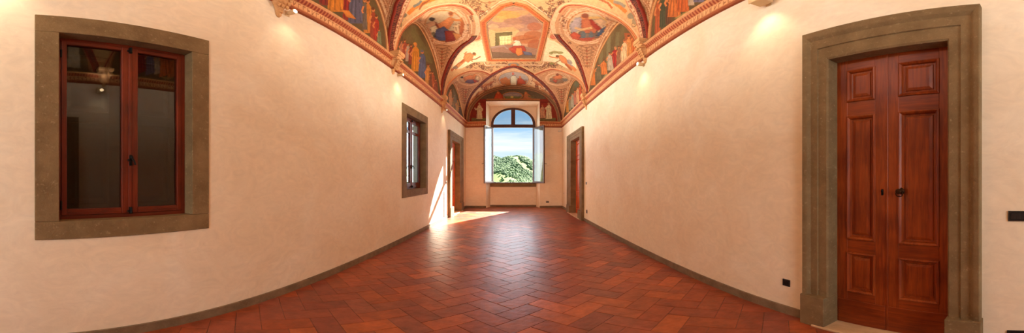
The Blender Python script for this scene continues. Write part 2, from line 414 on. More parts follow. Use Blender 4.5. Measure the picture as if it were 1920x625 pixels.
# ================================================================= THE VAULT
RM, HC, SP = 2.25, 5.5, 6.0
def vz(x, y):
    x = np.asarray(x, float); y = np.asarray(y, float)
    a = -DL/math.cos(AL)+y*math.tan(AL); b = DR/math.cos(AR)+y*math.tan(AR)
    u = np.clip((x-(a+b)/2)/((b-a)/2), -1, 1); g = np.sqrt(np.maximum(1e-9, 1-u*u))
    d = np.clip((YB-y)/HC, 0, 1); h = np.sqrt(np.maximum(1e-9, 1-(1-d)**2))
    return ZS + RM*g*h/(g**SP+h**SP)**(1/SP)
def vpick(px, py):
    """point of the main vault (or the wall below it) that a sight line meets"""
    dx, dy, dz = ray(px, py); t0 = None
    ts = np.arange(2.0, 16, .02); X, Y, Z = dx*ts, dy*ts, CZ+dz*ts
    out = (X < XL(Y)) | (X > XR(Y)) | (Y > YB) | (Z >= vz(X, Y))
    k = int(np.argmax(out)) if out.any() else len(ts)-1
    lo, hi = ts[max(k-1, 0)], ts[k]
    for _ in range(20):
        m = (lo+hi)/2; x, y, z = dx*m, dy*m, CZ+dz*m
        if x < XL(y) or x > XR(y) or y > YB or z >= vz(x, y): hi = m
        else: lo = m
    return Vector((dx*hi, dy*hi, CZ+dz*hi))
def crom(P, n):
    """smooth curve through the points, n samples evenly spaced by length"""
    P = [np.array(p, float) for p in P]; P = [2*P[0]-P[1]]+P+[2*P[-1]-P[-2]]; out = []
    for i in range(1, len(P)-2):
        p0, p1, p2, p3 = P[i-1:i+3]
        for t in np.linspace(0, 1, 24, endpoint=False):
            out.append(.5*((2*p1)+(-p0+p2)*t+(2*p0-5*p1+4*p2-p3)*t*t+(-p0+3*p1-3*p2+p3)*t**3))
    out.append(P[-2]); out = np.array(out)
    s = np.r_[0, np.cumsum(np.linalg.norm(np.diff(out, axis=0), axis=1))]; q = np.linspace(0, s[-1], n)
    return np.stack([np.interp(q, s, out[:, k]) for k in range(out.shape[1])], 1)
# corbel positions along each wall (distance y)
CY = {'L': [-.6, 2.72, 5.64, 9.41], 'R': [-.9, 2.22, 5.03, 9.14]}
def wp(s, y, z=ZS): return np.array([XL(y) if s == 'L' else XR(y), y, z])
def arcL(s, pts):   # lunette outline from picture measurements on that wall
    out = []
    for px, py in pts:
        X, Z = pick(s, px, py); out.append(np.array(wpt(s, X, 0, Z)))
    return out
def ell(s, y0, y1, r, n=13):
    return [wp(s, (y0+y1)/2-(y1-y0)/2*math.cos(PI*i/(n-1)), ZS+r*math.sin(PI*i/(n-1))) for i in range(n)]
CRN = {'L': np.array([XL(YB)+.02, YB, ZS]), 'R': np.array([XR(YB)-.02, YB, ZS])}
ARCH = {
 ('L', 2): [wp('L', 5.70)] + arcL('L', [(741, 82), (750, 62), (762, 49), (774, 42), (786, 50), (800, 74), (812, 104), (820, 135), (825.5, 165)]) + [wp('L', 9.36)],
 ('R', 2): [wp('R', 5.09)] + arcL('R', [(1197.5, 90), (1192, 72), (1180, 54), (1165, 41), (1152, 52), (1138, 73), (1122, 105), (1111, 138), (1105, 165)]) + [wp('R', 9.10)],
 ('L', 3): [wp('L', 9.5)] + arcL('L', [(834, 181), (839, 167), (847, 156), (852, 160), (858, 175), (863, 195)]) + [wp('L', 13.4)],
 ('R', 3): [wp('R', 9.2)] + arcL('R', [(1097, 172), (1091, 160), (1081, 149), (1074, 155), (1067, 171), (1061, 195)]) + [wp('R', 13.4)],
 ('L', 1): ell('L', 2.9, 5.42, 1.62), ('R', 1): ell('R', 2.4, 4.84, 1.62), ('L', 0): ell('L', -.4, 2.55, 1.6), ('R', 0): ell('R', -.7, 2.05, 1.6)}
BARCH = [np.array([x, YB, z]) for x, z in ((-1.86, ZS), (-1.83, 4.75), (-1.76, 5.08), (-1.58, 5.47), (-1.19, 5.93), (-.62, 6.22), (.07, 6.33), (.80, 6.22), (1.36, 5.93), (1.72, 5.47), (1.88, 5.08), (1.95, 4.75), (1.98, ZS))]
VP = lambda pts: [np.array(vpick(*p)) for p in pts]
near = {('L', 2): [(743, 88), (749, 68), (758, 53), (774, 38), (787, 29), (806, 17), (829, 11), (850, 9.5), (872, 15), (887, 30)],
        ('R', 2): [(1199, 88), (1192, 69), (1180, 53), (1162, 38), (1136, 24), (1113, 15), (1086, 9.5), (1062, 11), (1048, 25)],
        ('L', 3): [(834.5, 176), (840, 160), (851, 147.5), (865, 139), (880, 134), (896, 133), (908, 135.5)],
        ('R', 3): [(1098, 176), (1093.5, 158), (1081.6, 146), (1066, 138), (1050, 132.5), (1036, 130), (1022, 133)]}
far = {('L', 2): [(893, 48), (891, 63), (884, 75), (864.5, 89), (850, 107), (840, 127), (832, 150), (828, 175)],
       ('R', 2): [(1040, 44), (1042, 60), (1049.6, 73), (1064, 88), (1080, 108), (1090, 130), (1098, 155), (1102, 172)]}
ribB = {'L': [(870.5, 222), (874, 198), (884, 176), (901.6, 157.6), (914, 147), (925.6, 139), (944, 129.5), (956, 126)],
        'R': [(1054, 222), (1048, 198), (1036, 177), (1019, 158), (1007, 147.5), (995, 138.5), (978, 129.5), (970, 126)]}
APEX = np.array(vpick(963, 125))
NG = 160
GRO = {}                                            # closed groin path of each web: corbel .. apex .. corbel
RIB3 = {s: np.array([CRN[s]]+VP(ribB[s])+[APEX]) for s in 'LR'}
RIB3 = {s: crom(RIB3[s], 200) for s in 'LR'}
def split_at(C, y):  # index of the rib where the bay-3 web's near groin lands
    return y
for s in 'LR':
    n2 = crom([wp(s, CY[s][2]+.03)]+VP(near[s, 2])+VP(far[s, 2])[:1], NG); f2 = crom(VP(far[s, 2])+[wp(s, CY[s][3]-.03)], NG)
    GRO[s, 2] = (n2, f2)
    j = int(np.argmin(np.linalg.norm(RIB3[s]-np.array(vpick(*((921, 141.5) if s == 'L' else (1000, 142)))), axis=1)))
    n3 = crom([wp(s, CY[s][3]+.03)]+VP(near[s, 3])+[RIB3[s][j]], NG); f3 = crom(RIB3[s][j::-6] if j > 8 else RIB3[s][:2][::-1], NG)
    f3[-1] = RIB3[s][0]; GRO[s, 3] = (n3, f3)
    for i, (a, b2) in ((1, (CY[s][1], CY[s][2])), (0, (CY[s][0], CY[s][1]))):
        yc = (a+b2)/2; sg = 1 if s == 'L' else -1; ax = XL(yc)+1.22 if s == 'L' else XR(yc)-1.22
        def gr(y0, ya, up, st):
            out = []
            for t in np.linspace(0, 1, 9):
                w = t**up; y = y0+(ya-y0)*t**st; xw = XL(y) if s == 'L' else XR(y); x = xw+(ax-xw)*w
                out.append(np.array([x, y, float(vz(x, y))]))
            return out
        n = crom(gr(a+.03, yc, 1.25, .9), NG); f = crom(gr(b2-.03, yc, 1.25, .9)[::-1], NG)
        if i == 1:   # far groin read off the picture where it shows
            pts = [(752, 1), (744.5, 22), (737.5, 45), (733, 68), (731, 88)] if s == 'L' else [(1190, 1), (1200, 20), (1208, 45), (1211.5, 68), (1213, 86)]
            v = VP(pts); f = crom([n[-1], (n[-1]+v[0])*.5+np.array([0, .12, 0])]+v+[wp(s, b2-.03)], NG)
            f[0] = n[-1]
            for q in range(NG):
                if q < NG*.5: f[q, 2] = float(vz(f[q, 0], f[q, 1]))
        GRO[s, i] = (n, f)

# --- painter: colours the vertices of a surface in its own coordinates
class Canvas:
    def __init__(c, P, conv, base):
        c.P = P; c.conv = conv; c.C = np.tile(lin(base), (len(P), 1)) if np.ndim(base) == 1 else base
        c.order = np.argsort(P[:, 1]); c.Ys = P[c.order, 1]
    def sel(c, Q):
        a, b = np.searchsorted(c.Ys, [Q[:, 1].min(), Q[:, 1].max()]); idx = c.order[a:b]
        p = c.P[idx]; m = (p[:, 0] >= Q[:, 0].min()) & (p[:, 0] <= Q[:, 0].max()); return idx[m]
    def fill(c, Q, col, al=1.0):
        Q = np.array(Q); idx = c.sel(Q)
        if not len(idx): return
        p = c.P[idx]; ins = np.zeros(len(idx), bool); n = len(Q)
        for i in range(n):
            x1, y1 = Q[i]; x2, y2 = Q[(i+1) % n]
            if y1 == y2: continue
            k = ((y1 > p[:, 1]) != (y2 > p[:, 1])); ins ^= k & (p[:, 0] < (x2-x1)*(p[:, 1]-y1)/(y2-y1)+x1)
        ii = idx[ins]; c.C[ii] = c.C[ii]*(1-al)+lin(col)*al
    def poly(c, pts, col, al=1.0, sub=1):
        A_ = np.array(pts, float); ext = np.ptp(A_, axis=0).max()
        if sub and al > .85 and 4 < ext < 46 and np.mean(np.abs(np.array(col)-200)) > 24:      # soft brown contour, as the fresco painter drew it
            m_ = A_.mean(0); k_ = 1+1.6/ext
            c._poly([tuple(m_+(a-m_)*k_) for a in A_], tuple(v*.42 for v in col), .75); c._poly(pts, col, al); c._poly([tuple(m_+(a-m_)*.62+np.array([-.06, -.05])*ext) for a in A_], tuple(min(255, v*1.14+6) for v in col), .45); return
        c._poly(pts, col, al, sub)
    def _poly(c, pts, col, al=1.0, sub=1):
        Q = []
        for i in range(len(pts)):
            a = np.array(pts[i], float); b_ = np.array(pts[(i+1) % len(pts)], float); k = max(1, int(np.linalg.norm(b_-a)/6)) if sub else 1
            for t in range(k): Q.append(c.conv(*(a+(b_-a)*t/k)))
        c.fill(Q, col, al)
    def el(c, x, y, rx, ry, col, al=1.0, rot=0.0, n=20):
        ca, sa = math.cos(rot), math.sin(rot)
        c.fill([c.conv(x+rx*math.cos(t)*ca-ry*math.sin(t)*sa, y+rx*math.cos(t)*sa+ry*math.sin(t)*ca) for t in np.linspace(0, 2*PI, n, endpoint=False)], col, al)
    def st(c, pts, w, col, al=1.0, taper=False):
        P = [np.array(p, float) for p in pts]; L_, R_ = [], []
        for i, p in enumerate(P):
            t = P[min(i+1, len(P)-1)]-P[max(i-1, 0)]; t = t/(np.linalg.norm(t)+1e-9); nn = np.array([-t[1], t[0]])
            ww = w/2*(1-.7*i/(len(P)-1) if taper else 1); L_.append(p+nn*ww); R_.append(p-nn*ww)
        c.fill([c.conv(*q) for q in L_+R_[::-1]], col, al)
    def curl(c, x, y, r, a0, turns, w, col, al=1.0):
        n = max(8, int(10*abs(turns))); pts = []
        for i in range(n+1):
            t = i/n; a = a0+turns*2*PI*t; rr = r*(1-.78*t); pts.append((x+rr*math.cos(a), y+rr*math.sin(a)))
        c.st(pts, w, col, al, True)
SKIN = (214, 128, 70); SKIND = (176, 88, 40)
def robed(c, x, y, h, robe, lean=0, head=None, under=None, skin=SKIN, wide=.34, al=1.0):
    """standing draped figure, feet at (x, y), h tall, measured on the wall picture"""
    w = h*wide; hx = x+lean
    dark = tuple(v*.6 for v in robe); lite = tuple(min(255, v*1.2+8) for v in robe)
    c.poly([(x-w*.5, y), (x-w*.42+lean*.4, y-h*.45), (hx-w*.34, y-h*.78), (hx-w*.12, y-h*.86), (hx+w*.14, y-h*.86), (hx+w*.36, y-h*.76), (x+w*.40+lean*.4, y-h*.42), (x+w*.52, y)], robe, al)
    if under: c.poly([(x-w*.45, y), (x-w*.35, y-h*.42), (x+w*.05, y-h*.36), (x+w*.1, y)], under, al)
    for k in (-.28, -.05, .22): c.st([(x+w*k*1.3, y-h*.03), (x+w*k+lean*.4, y-h*.4), (hx+w*k*.6, y-h*.7)], w*.10, dark, .55*al)
    c.st([(x+w*.34, y-h*.05), (x+w*.2+lean*.4, y-h*.5)], w*.1, lite, .5*al); c.st([(x-w*.18, y-h*.1), (x-w*.1+lean*.4, y-h*.55)], w*.08, lite, .5*al)
    c.el(hx, y-h*.93, h*.055, h*.072, skin, al); c.el(hx-h*.012, y-h*.965, h*.06, h*.045, head or (110, 60, 28), al)
    c.st([(hx-w*.25, y-h*.74), (hx-w*.55, y-h*.6), (hx-w*.35, y-h*.52)], h*.055, skin if not under else dark, al)
def arabesque(c, x, y, w, h, n, col=(128, 66, 34), flip=1):
    rr = random.Random(int(x*31+y*17))
    for i in range(n):
        a = x+rr.uniform(-.5, .5)*w; b_ = y+rr.uniform(-.5, .5)*h; r = rr.uniform(2.0, 4.2)
        c.curl(a, b_, r, rr.uniform(0, 6.28), rr.choice((-1, 1))*rr.uniform(.7, 1.3), 1.5, tuple(v*.85 for v in col), .85)
        if rr.random() < .5: c.el(a+r, b_+rr.uniform(-2, 2), 1.4, .9, rr.choice(((170, 70, 36), (120, 96, 60), (190, 110, 50))), .8)
def acanthus(c, x0, y0, x1, y1, w, col=(140, 84, 46)):
    """leafy stem climbing from (x0,y0) to (x1,y1), spreading to w"""
    c.st([(x0, y0), ((x0+x1)/2, (y0+y1)/2), (x1, y1)], 1.6, col, .85); n = 7
    for i in range(n):
        t = (i+.6)/n; x = x0+(x1-x0)*t; y = y0+(y1-y0)*t; ww = w*(.25+.75*t)
        for s in (-1, 1):
            c.st([(x, y), (x+s*ww*.5, y-ww*.18), (x+s*ww*.85, y+ww*.1)], 2.2, col, .8, True)
            c.curl(x+s*ww*.75, y, ww*.28+1, 0 if s > 0 else PI, s*-1.0, 1.3, (120, 70, 40), .75)
        if i % 2: c.el(x, y, 2, 2, (176, 84, 44), .8)

def dist_to(P3, C3):
    """distance and running length from each point to a 3D curve"""
    C3 = np.asarray(C3); s = np.r_[0, np.cumsum(np.linalg.norm(np.diff(C3, axis=0), axis=1))]
    D = np.full(len(P3), 9e9); S = np.zeros(len(P3))
    lo, hi = C3.min(0)-.58, C3.max(0)+.58; I = np.nonzero(((P3 > lo) & (P3 < hi)).all(1))[0]; C4 = C3.astype(np.float32); cc = (C4**2).sum(1)
    for a in range(0, len(I), 20000):
        ii = I[a:a+20000]; q = P3[ii].astype(np.float32); d = cc[None]-2*q@C4.T; k = d.argmin(1); D[ii] = np.linalg.norm(P3[ii]-C3[k], axis=1); S[ii] = s[k]
    return D, S
def bandpaint(C, D, S, lo, hi, kind, base, ink):
    m = (D >= lo) & (D < hi); v = (D[m]-lo)/(hi-lo); s = S[m]
    c = np.tile(lin(base), (m.sum(), 1)); k = lin(ink)
    if kind == 'line': t = np.ones(len(v), bool)
    elif kind == 'key': t = ((v < .1) | (v > .9)) | ((np.floor(s/.045) % 2 == 0) & (v > .25) & (v < .75)) & ~((np.floor(s/.18) % 3 == 0) & (v > .5))
    elif kind == 'bead': t = (np.abs(v-.5) < .42*np.abs(np.sin(s*PI/.05)))
    elif kind == 'leaf': t = (np.abs(v-.5) < .38*np.abs(np.sin(s*PI/.11))) & (np.abs(v-.5) > .08)
    c[t] = k; C[m] = c
def catchup(D, others):
    return np.minimum.reduce([D]+others)

ceil = None
MAIN_BASE = (214, 164, 108)
def inside(P, Q):
    ins = np.zeros(len(P), bool); n = len(Q)
    for i in range(n):
        x1, y1 = Q[i][:2]; x2, y2 = Q[(i+1) % n][:2]
        if y1 == y2: continue
        ins ^= ((y1 > P[:, 1]) != (y2 > P[:, 1])) & (P[:, 0] < (x2-x1)*(P[:, 1]-y1)/(y2-y1)+x1)
    return ins
def smoothstep(a, b, x): t = np.clip((x-a)/(b-a), 0, 1); return t*t*(3-2*t)
def vconv(px, py):
    p = vpick(px, py); return (p.x, p.y)

PANEL_OUT = [(963, 2.5), (985, 8), (1029, 38), (1026, 60), (1014, 112), (1011, 116.5), (916, 116.5), (913, 112), (903, 60), (900, 38), (941, 9)]
PANEL_IN = [(963, 9.5), (984, 14), (1020.5, 44), (1018, 60), (1005.5, 109.5), (921, 109.5), (917, 90), (912, 62), (910.5, 44), (943, 14)]
def paint_main(V):
    c = Canvas(V[:, :2].copy(), vconv, MAIN_BASE); C = c.C
    n = np.array([math.sin(1)])
    C *= (1+.05*np.sin(V[:, :1]*7+V[:, 1:2]*5))
    for q in range(90):
        rx = random.Random(q*7+3); s_ = rx.choice((-1, 1)); x_ = 963.5+s_*rx.uniform(64, 92); y_ = rx.uniform(-2, 34); arabesque(c, x_, y_, 3, 3, 1, (150, 84, 48))
    # shaded grotesque field: little sprays between the framed pictures
    for (x, y, w, h, k) in ((893, 30, 14, 30, 16), (1038, 30, 12, 26, 14), (880, 5, 50, 6, 14), (1045, 5, 46, 6, 14), (963, -8, 60, 8, 12),
                            (890, 122, 36, 8, 22), (935, 122, 36, 6, 18), (992, 122, 36, 6, 18), (1035, 122, 40, 8, 22), (914, 128, 26, 8, 10), (1014, 128, 26, 8, 10)):
        arabesque(c, x, y, w, h, k)
    c.st([(862, 14), (880, 16), (893, 20), (908, 22)], 1.6, (190, 96, 54)); c.curl(869, 18, 6, 0, 1.4, 2, (196, 112, 66)); c.curl(1060, 20, 5, PI, -1.4, 2, (196, 112, 66))
    for k, (f, cc) in enumerate(((1.07, (176, 110, 66)), (1.10, (238, 196, 146)), (1.13, (170, 104, 60)))):
        Q = [(963.5+(x-963.5)*f, 62+(y-62)*(f+.02)) for x, y in PANEL_OUT]; Q.append(Q[0])
        for a, b_ in zip(Q, Q[1:]): c.st([a, ((a[0]+b_[0])/2, (a[1]+b_[1])/2), b_], 1.0 if k != 1 else 2.2, cc, .9)
    for s in (-1, 1):
        for (x, y) in ((66, 28), (70, 36), (68, 50), (64, 58), (74, 60), (76, 20), (72, 44), (58, 22), (50, 14)): arabesque(c, 963.5+s*x, y, 7, 7, 4)
    # fields beside the panel, cream with thin frame
    for s in (-1, 1):
        X = lambda d: 964.5+s*d
        fld = [(X(62), 70), (X(52), 116), (X(78), 118), (X(98), 128), (X(118), 132), (X(112), 108), (X(92), 88), (X(74), 76)]
        c.poly(fld, (246, 216, 166))
        for a, b_ in ((0, 1), (1, 2)): c.st([fld[a], fld[b_]], 1.3, (214, 158, 108))
        # nude bearer striding along the rib
        if s < 0:
            c.st([(852, 130), (862, 121), (872, 112), (880, 105)], 6.5, SKIN); c.st([(846, 133), (858, 122), (870, 113)], 4, SKIND)
            c.poly([(872, 114), (869, 108), (873, 101), (882, 99), (888, 104), (885, 112), (878, 117)], SKIN); c.el(890, 102, 3, 3.2, SKIN); c.el(889, 100.5, 3.4, 2.4, (130, 80, 36))
            c.st([(874, 104), (870, 101), (876, 97)], 2.4, SKIN); c.st([(884, 112), (892, 111), (901, 106)], 2.0, (150, 80, 40)); c.st([(882, 110), (886, 116)], 2.4, SKIN)
            c.st([(858, 124), (864, 120)], 3.5, (206, 150, 84)); c.el(854, 127, 5, 3, (120, 110, 90), .7)
            c.st([(876, 110), (881, 104)], 1.0, SKIND, .7); c.st([(860, 123), (870, 113)], 1.0, SKIND, .7)
        else:
            c.poly([(1046, 106), (1052, 103), (1060, 108), (1066, 117), (1062, 121), (1053, 117)], SKIN); c.st([(1062, 117), (1070, 124), (1080, 133)], 6, SKIN); c.st([(1060, 120), (1066, 126), (1072, 132)], 3.6, SKIND)
            c.el(1045, 107, 3, 3, SKIN); c.el(1045, 105.5, 3.4, 2.2, (130, 80, 36)); c.st([(1046, 109), (1036, 108), (1029, 105)], 2.2, SKIN); c.st([(1050, 113), (1040, 119), (1034, 119)], 1.8, (150, 110, 60))
            for q, w_ in (((1040, 98), 7), ((1050, 99), 6), ((1033, 100), 4), ((1034, 119), 4)): c.el(q[0], q[1], w_, 2.6, (140, 128, 60), .85)
            c.el(1068, 116, 6, 3.4, (140, 124, 120), .8, .6); c.st([(1064, 118), (1074, 124)], 2, (170, 150, 140))
    # bearers on the pale band nearer the viewer
    c.st([(765, 26), (776, 16), (790, 8), (806, 1), (822, -4)], 7, (216, 120, 44)); c.st([(786, 18), (792, 8), (806, 0)], 3.4, (150, 78, 34)); c.st([(775, 13), (786, 7), (790, 1)], 5, (120, 112, 96))
    c.el(757, 28, 6, 5, (134, 112, 84)); c.el(752, 36, 5, 6, (150, 130, 100), .8); c.el(751, 46, 3, 5, (110, 98, 66), .8)
    c.st([(1174, 23), (1164, 14), (1150, 4), (1138, -4)], 7, (216, 120, 44)); c.st([(1148, 16), (1140, 6), (1122, -2)], 4, (176, 92, 40)); c.st([(1150, 3), (1164, 7), (1172, 13)], 6, (140, 126, 104), .9)
    c.el(1183, 30, 7, 6, (150, 128, 96)); c.el(1190, 40, 5, 6, (150, 128, 96), .8); c.curl(1188, 46, 5, 0, 1.2, 1.5, (110, 80, 50))
    c.el(918, 5, 3, 3, (208, 120, 72)); c.st([(898, 2), (910, 6), (930, 2)], 1.6, (150, 96, 56))
    # main picture: cloudy dusk, a house with a lit window, a seated draped woman
    pin = PANEL_IN
    c.poly(pin, (206, 150, 104))
    c.poly([(963, 9), (984, 14), (1020, 43), (1019, 56), (965, 60), (911, 58), (910, 44), (943, 14)], (188, 136, 104))
    for (x, y, rx, ry, col, a) in ((950, 28, 26, 8, (214, 152, 66), .85), (936, 36, 16, 6, (220, 164, 84), .7), (975, 24, 18, 5, (208, 150, 84), .7), (990, 38, 22, 8, (160, 108, 88), .8), (962, 40, 18, 6, (176, 120, 86), .8),
                                 (1002, 50, 14, 8, (188, 104, 62), .8), (1000, 66, 18, 8, (184, 98, 48), .8), (985, 74, 26, 8, (190, 104, 48), .8), (1003, 84, 14, 10, (176, 90, 44), .8), (925, 50, 10, 5, (214, 170, 116), .7), (970, 50, 14, 4, (206, 150, 104), .7)):
        c.el(x, y, rx, ry, col, a)
    c.poly([(917, 55), (960, 52), (974, 58), (966, 66), (962, 84), (917, 88)], (224, 178, 116)); c.poly([(917, 55), (960, 50), (974, 57), (932, 60)], (206, 158, 100))
    c.poly([(929, 62), (960, 60), (960, 66), (936, 68), (936, 86), (929, 87)], (122, 100, 50)); c.poly([(936, 68), (958, 66.5), (958, 83), (938, 85)], (250, 224, 150))
    for x in (941, 946.5, 952): c.st([(x, 69), (x, 84)], 1.0, (214, 168, 100), .8)
    c.st([(938, 76), (958, 75)], .9, (214, 168, 100), .8)
    c.poly([(917, 88), (958, 82), (1010, 92), (1006, 110), (921, 110)], (166, 118, 88)); c.poly([(919, 97), (950, 99), (1005, 103), (1006, 110), (921, 110)], (128, 94, 64)); c.st([(919, 90), (945, 86), (952, 92)], 3, (178, 148, 128), .7)
    c.poly([(962, 79), (966, 75), (974, 77), (978, 84), (974, 88), (962, 87)], (238, 206, 164)); c.el(964, 72.5, 3.4, 3.8, (196, 104, 56)); c.st([(966, 79), (958, 83), (952, 83)], 2.6, (226, 150, 96))
    c.poly([(955, 92), (964, 86), (982, 86), (986, 93), (984, 100), (972, 103), (960, 98)], (176, 62, 32)); c.poly([(968, 90), (978, 90), (980, 102), (971, 105), (967, 100)], (222, 124, 52)); c.poly([(980, 96), (996, 99), (998, 104), (984, 103)], (104, 96, 108)); c.el(958, 92, 4, 3, (190, 78, 44))
    c.st([(974, 75), (990, 73), (1004, 70)], 2.5, (166, 88, 40), .8)
    # small ovals
    for (x, y, rx, ry) in ((963, 121.5, 11, 3.6),):
        c.el(x, y, rx+2.5, ry+1.6, (206, 150, 96)); c.el(x, y, rx, ry, (140, 124, 104)); c.el(x, y+.5, rx*.55, ry*.7, (220, 140, 72)); c.st([(x-5, y), (x+5, y)], 1.2, (170, 84, 44))
    for (x, y) in ((893, 70), (1039, 68.6)):
        c.el(x, y, 11, 8, (232, 178, 122)); c.el(x, y, 8.4, 5.6, (196, 118, 68)); c.el(x, y, 6.6, 4.2, (206, 100, 66)); c.st([(x-3, y), (x+3, y-1)], 1.5, (170, 60, 36))
    # bands parallel to the ribs
    P3 = V
    for s in 'LR':
        D, S = dist_to(P3, GRO[s, 1][1]); bandpaint(C, D, S, 0, .075, 'line', (60, 20, 12), (60, 20, 12)); bandpaint(C, D, S, .075, .11, 'line', (224, 150, 112), (224, 150, 112))
        side = (V[:, 1] > 2.0)
        bandpaint(C, D, S, .11, .24, 'key', (230, 178, 132), (166, 110, 74)); bandpaint(C, D, S, .24, .262, 'line', (206, 120, 78), (206, 120, 78))
        D2_, S2 = dist_to(P3, GRO[s, 2][1]); bandpaint(C, D2_, S2, .0, .11, 'line', (226, 170, 124), (232, 180, 132)); bandpaint(C, D2_, S2, .11, .125, 'line', (0, 0, 0), (200, 128, 84)); bandpaint(C, D2_, S2, .16, .175, 'line', (0, 0, 0), (206, 142, 98))
        D3_, S3 = dist_to(P3, GRO[s, 2][0]); bandpaint(C, D3_, S3, 0, .09, 'line', (232, 176, 124), (232, 180, 130)); bandpaint(C, D3_, S3, .09, .105, 'line', (0, 0, 0), (204, 134, 90))
        D4, S4 = dist_to(P3, GRO[s, 3][0]); bandpaint(C, D4, S4, 0, .09, 'line', (0, 0, 0), (234, 182, 130)); bandpaint(C, D4, S4, .09, .11, 'line', (0, 0, 0), (204, 134, 90))
    return C
def build_main():
    ys = np.r_[np.arange(YF, 4.6, .06), np.arange(4.6, 12.6, .02), YB-HC*(1-np.sqrt(1-np.linspace(math.sqrt(1-(1-(YB-12.6)/HC)**2), 0, 50)**2))]
    th = np.linspace(0, PI, 520); X, Y = [], []
    for y in ys:
        a, b_ = XL(y), XR(y); X.append((a+b_)/2-(b_-a)/2*np.cos(th)); Y.append(np.full(len(th), y))
    X = np.array(X); Y = np.array(Y); Z = vz(X, Y); n, m = X.shape
    V = np.stack([X.ravel(), Y.ravel(), Z.ravel()], 1)
    cut = np.zeros(len(V), bool)
    polys = []
    for s in 'LR':
        for i in range(4):
            a, f = GRO[s, i]; o = -3 if s == 'L' else 3
            polys.append([*a, *f, (o, f[-1][1]), (o, a[0][1])])
    polys.append([(CRN['L'][0], YB+1), *RIB3['L'], *RIB3['R'][::-1], (CRN['R'][0], YB+1)])
    for Q in polys: cut |= inside(V, [q[:2] for q in Q])
    idx = np.arange(n*m).reshape(n, m)
    Q = np.stack([idx[:-1, :-1].ravel(), idx[1:, :-1].ravel(), idx[1:, 1:].ravel(), idx[:-1, 1:].ravel()], 1)
    keep = ~cut[Q].all(1); Q = Q[keep]
    used = np.zeros(n*m, bool); used[Q.ravel()] = True; mp = np.cumsum(used)-1; V = V[used]; Q = mp[Q]
    return V, Q
V, Q = build_main()
CEIL = pydata('ceiling', V, Q, 'fresco', None, True, paint_main(V)); CEIL['kind'] = 'structure'

# --- webs above the lunettes
def halves(A, n=NG):
    A = crom(A, 400); k = int(np.argmax(A[:, 2])); return crom(A[:k+1:max(1, k//14)] if k > 14 else A[:k+1], n), crom(np.vstack([A[k::max(1, (399-k)//14)], A[-1:]]), n)
def web(A, G, ns=44, bulge=.0):
    a1, a2 = halves(A); g1, g2 = G
    rows = []
    Aall = np.vstack([a1, a2[1:]]); Gall = np.vstack([g1, g2[1:]])
    for t in np.linspace(0, 1, ns):
        P = Aall*(1-t)+Gall*t; P[:, 2] += bulge*4*t*(1-t)*np.linalg.norm(Aall-Gall, axis=1); rows.append(P)
    R = np.array(rows); n, m = R.shape[:2]; idx = np.arange(n*m).reshape(n, m)
    Q = np.stack([idx[:-1, :-1].ravel(), idx[1:, :-1].ravel(), idx[1:, 1:].ravel(), idx[:-1, 1:].ravel()], 1)
    return R.reshape(-1, 3), Q, Aall, Gall
def webconv(V, Q):
    bv = BVHTree.FromPolygons([Vector(v) for v in V], [tuple(map(int, q)) for q in Q])
    def f(px, py):
        dx, dy, dz = ray(px, py); h = bv.ray_cast(Vector((0, 0, CZ)), Vector((dx, dy, dz)).normalized())[0]
        if h is None: h = vpick(px, py)
        return (h.x, h.y)
    return f
WEB_BASE = (202, 142, 92)
def roundel(c, x, y, rx, ry, rot=0):
    c.el(x, y, rx+9, ry+8, (234, 182, 134), 1, rot); c.el(x, y, rx+6.5, ry+5.8, (206, 142, 96), 1, rot); c.el(x, y, rx+5.5, ry+4.8, (232, 176, 128), 1, rot)
    c.el(x, y, rx+2.2, ry+2, (176, 104, 50), 1, rot); c.el(x, y, rx+.6, ry+.5, (222, 150, 88), 1, rot); c.el(x, y, rx-.6, ry-.6, (206, 170, 126), 1, rot)
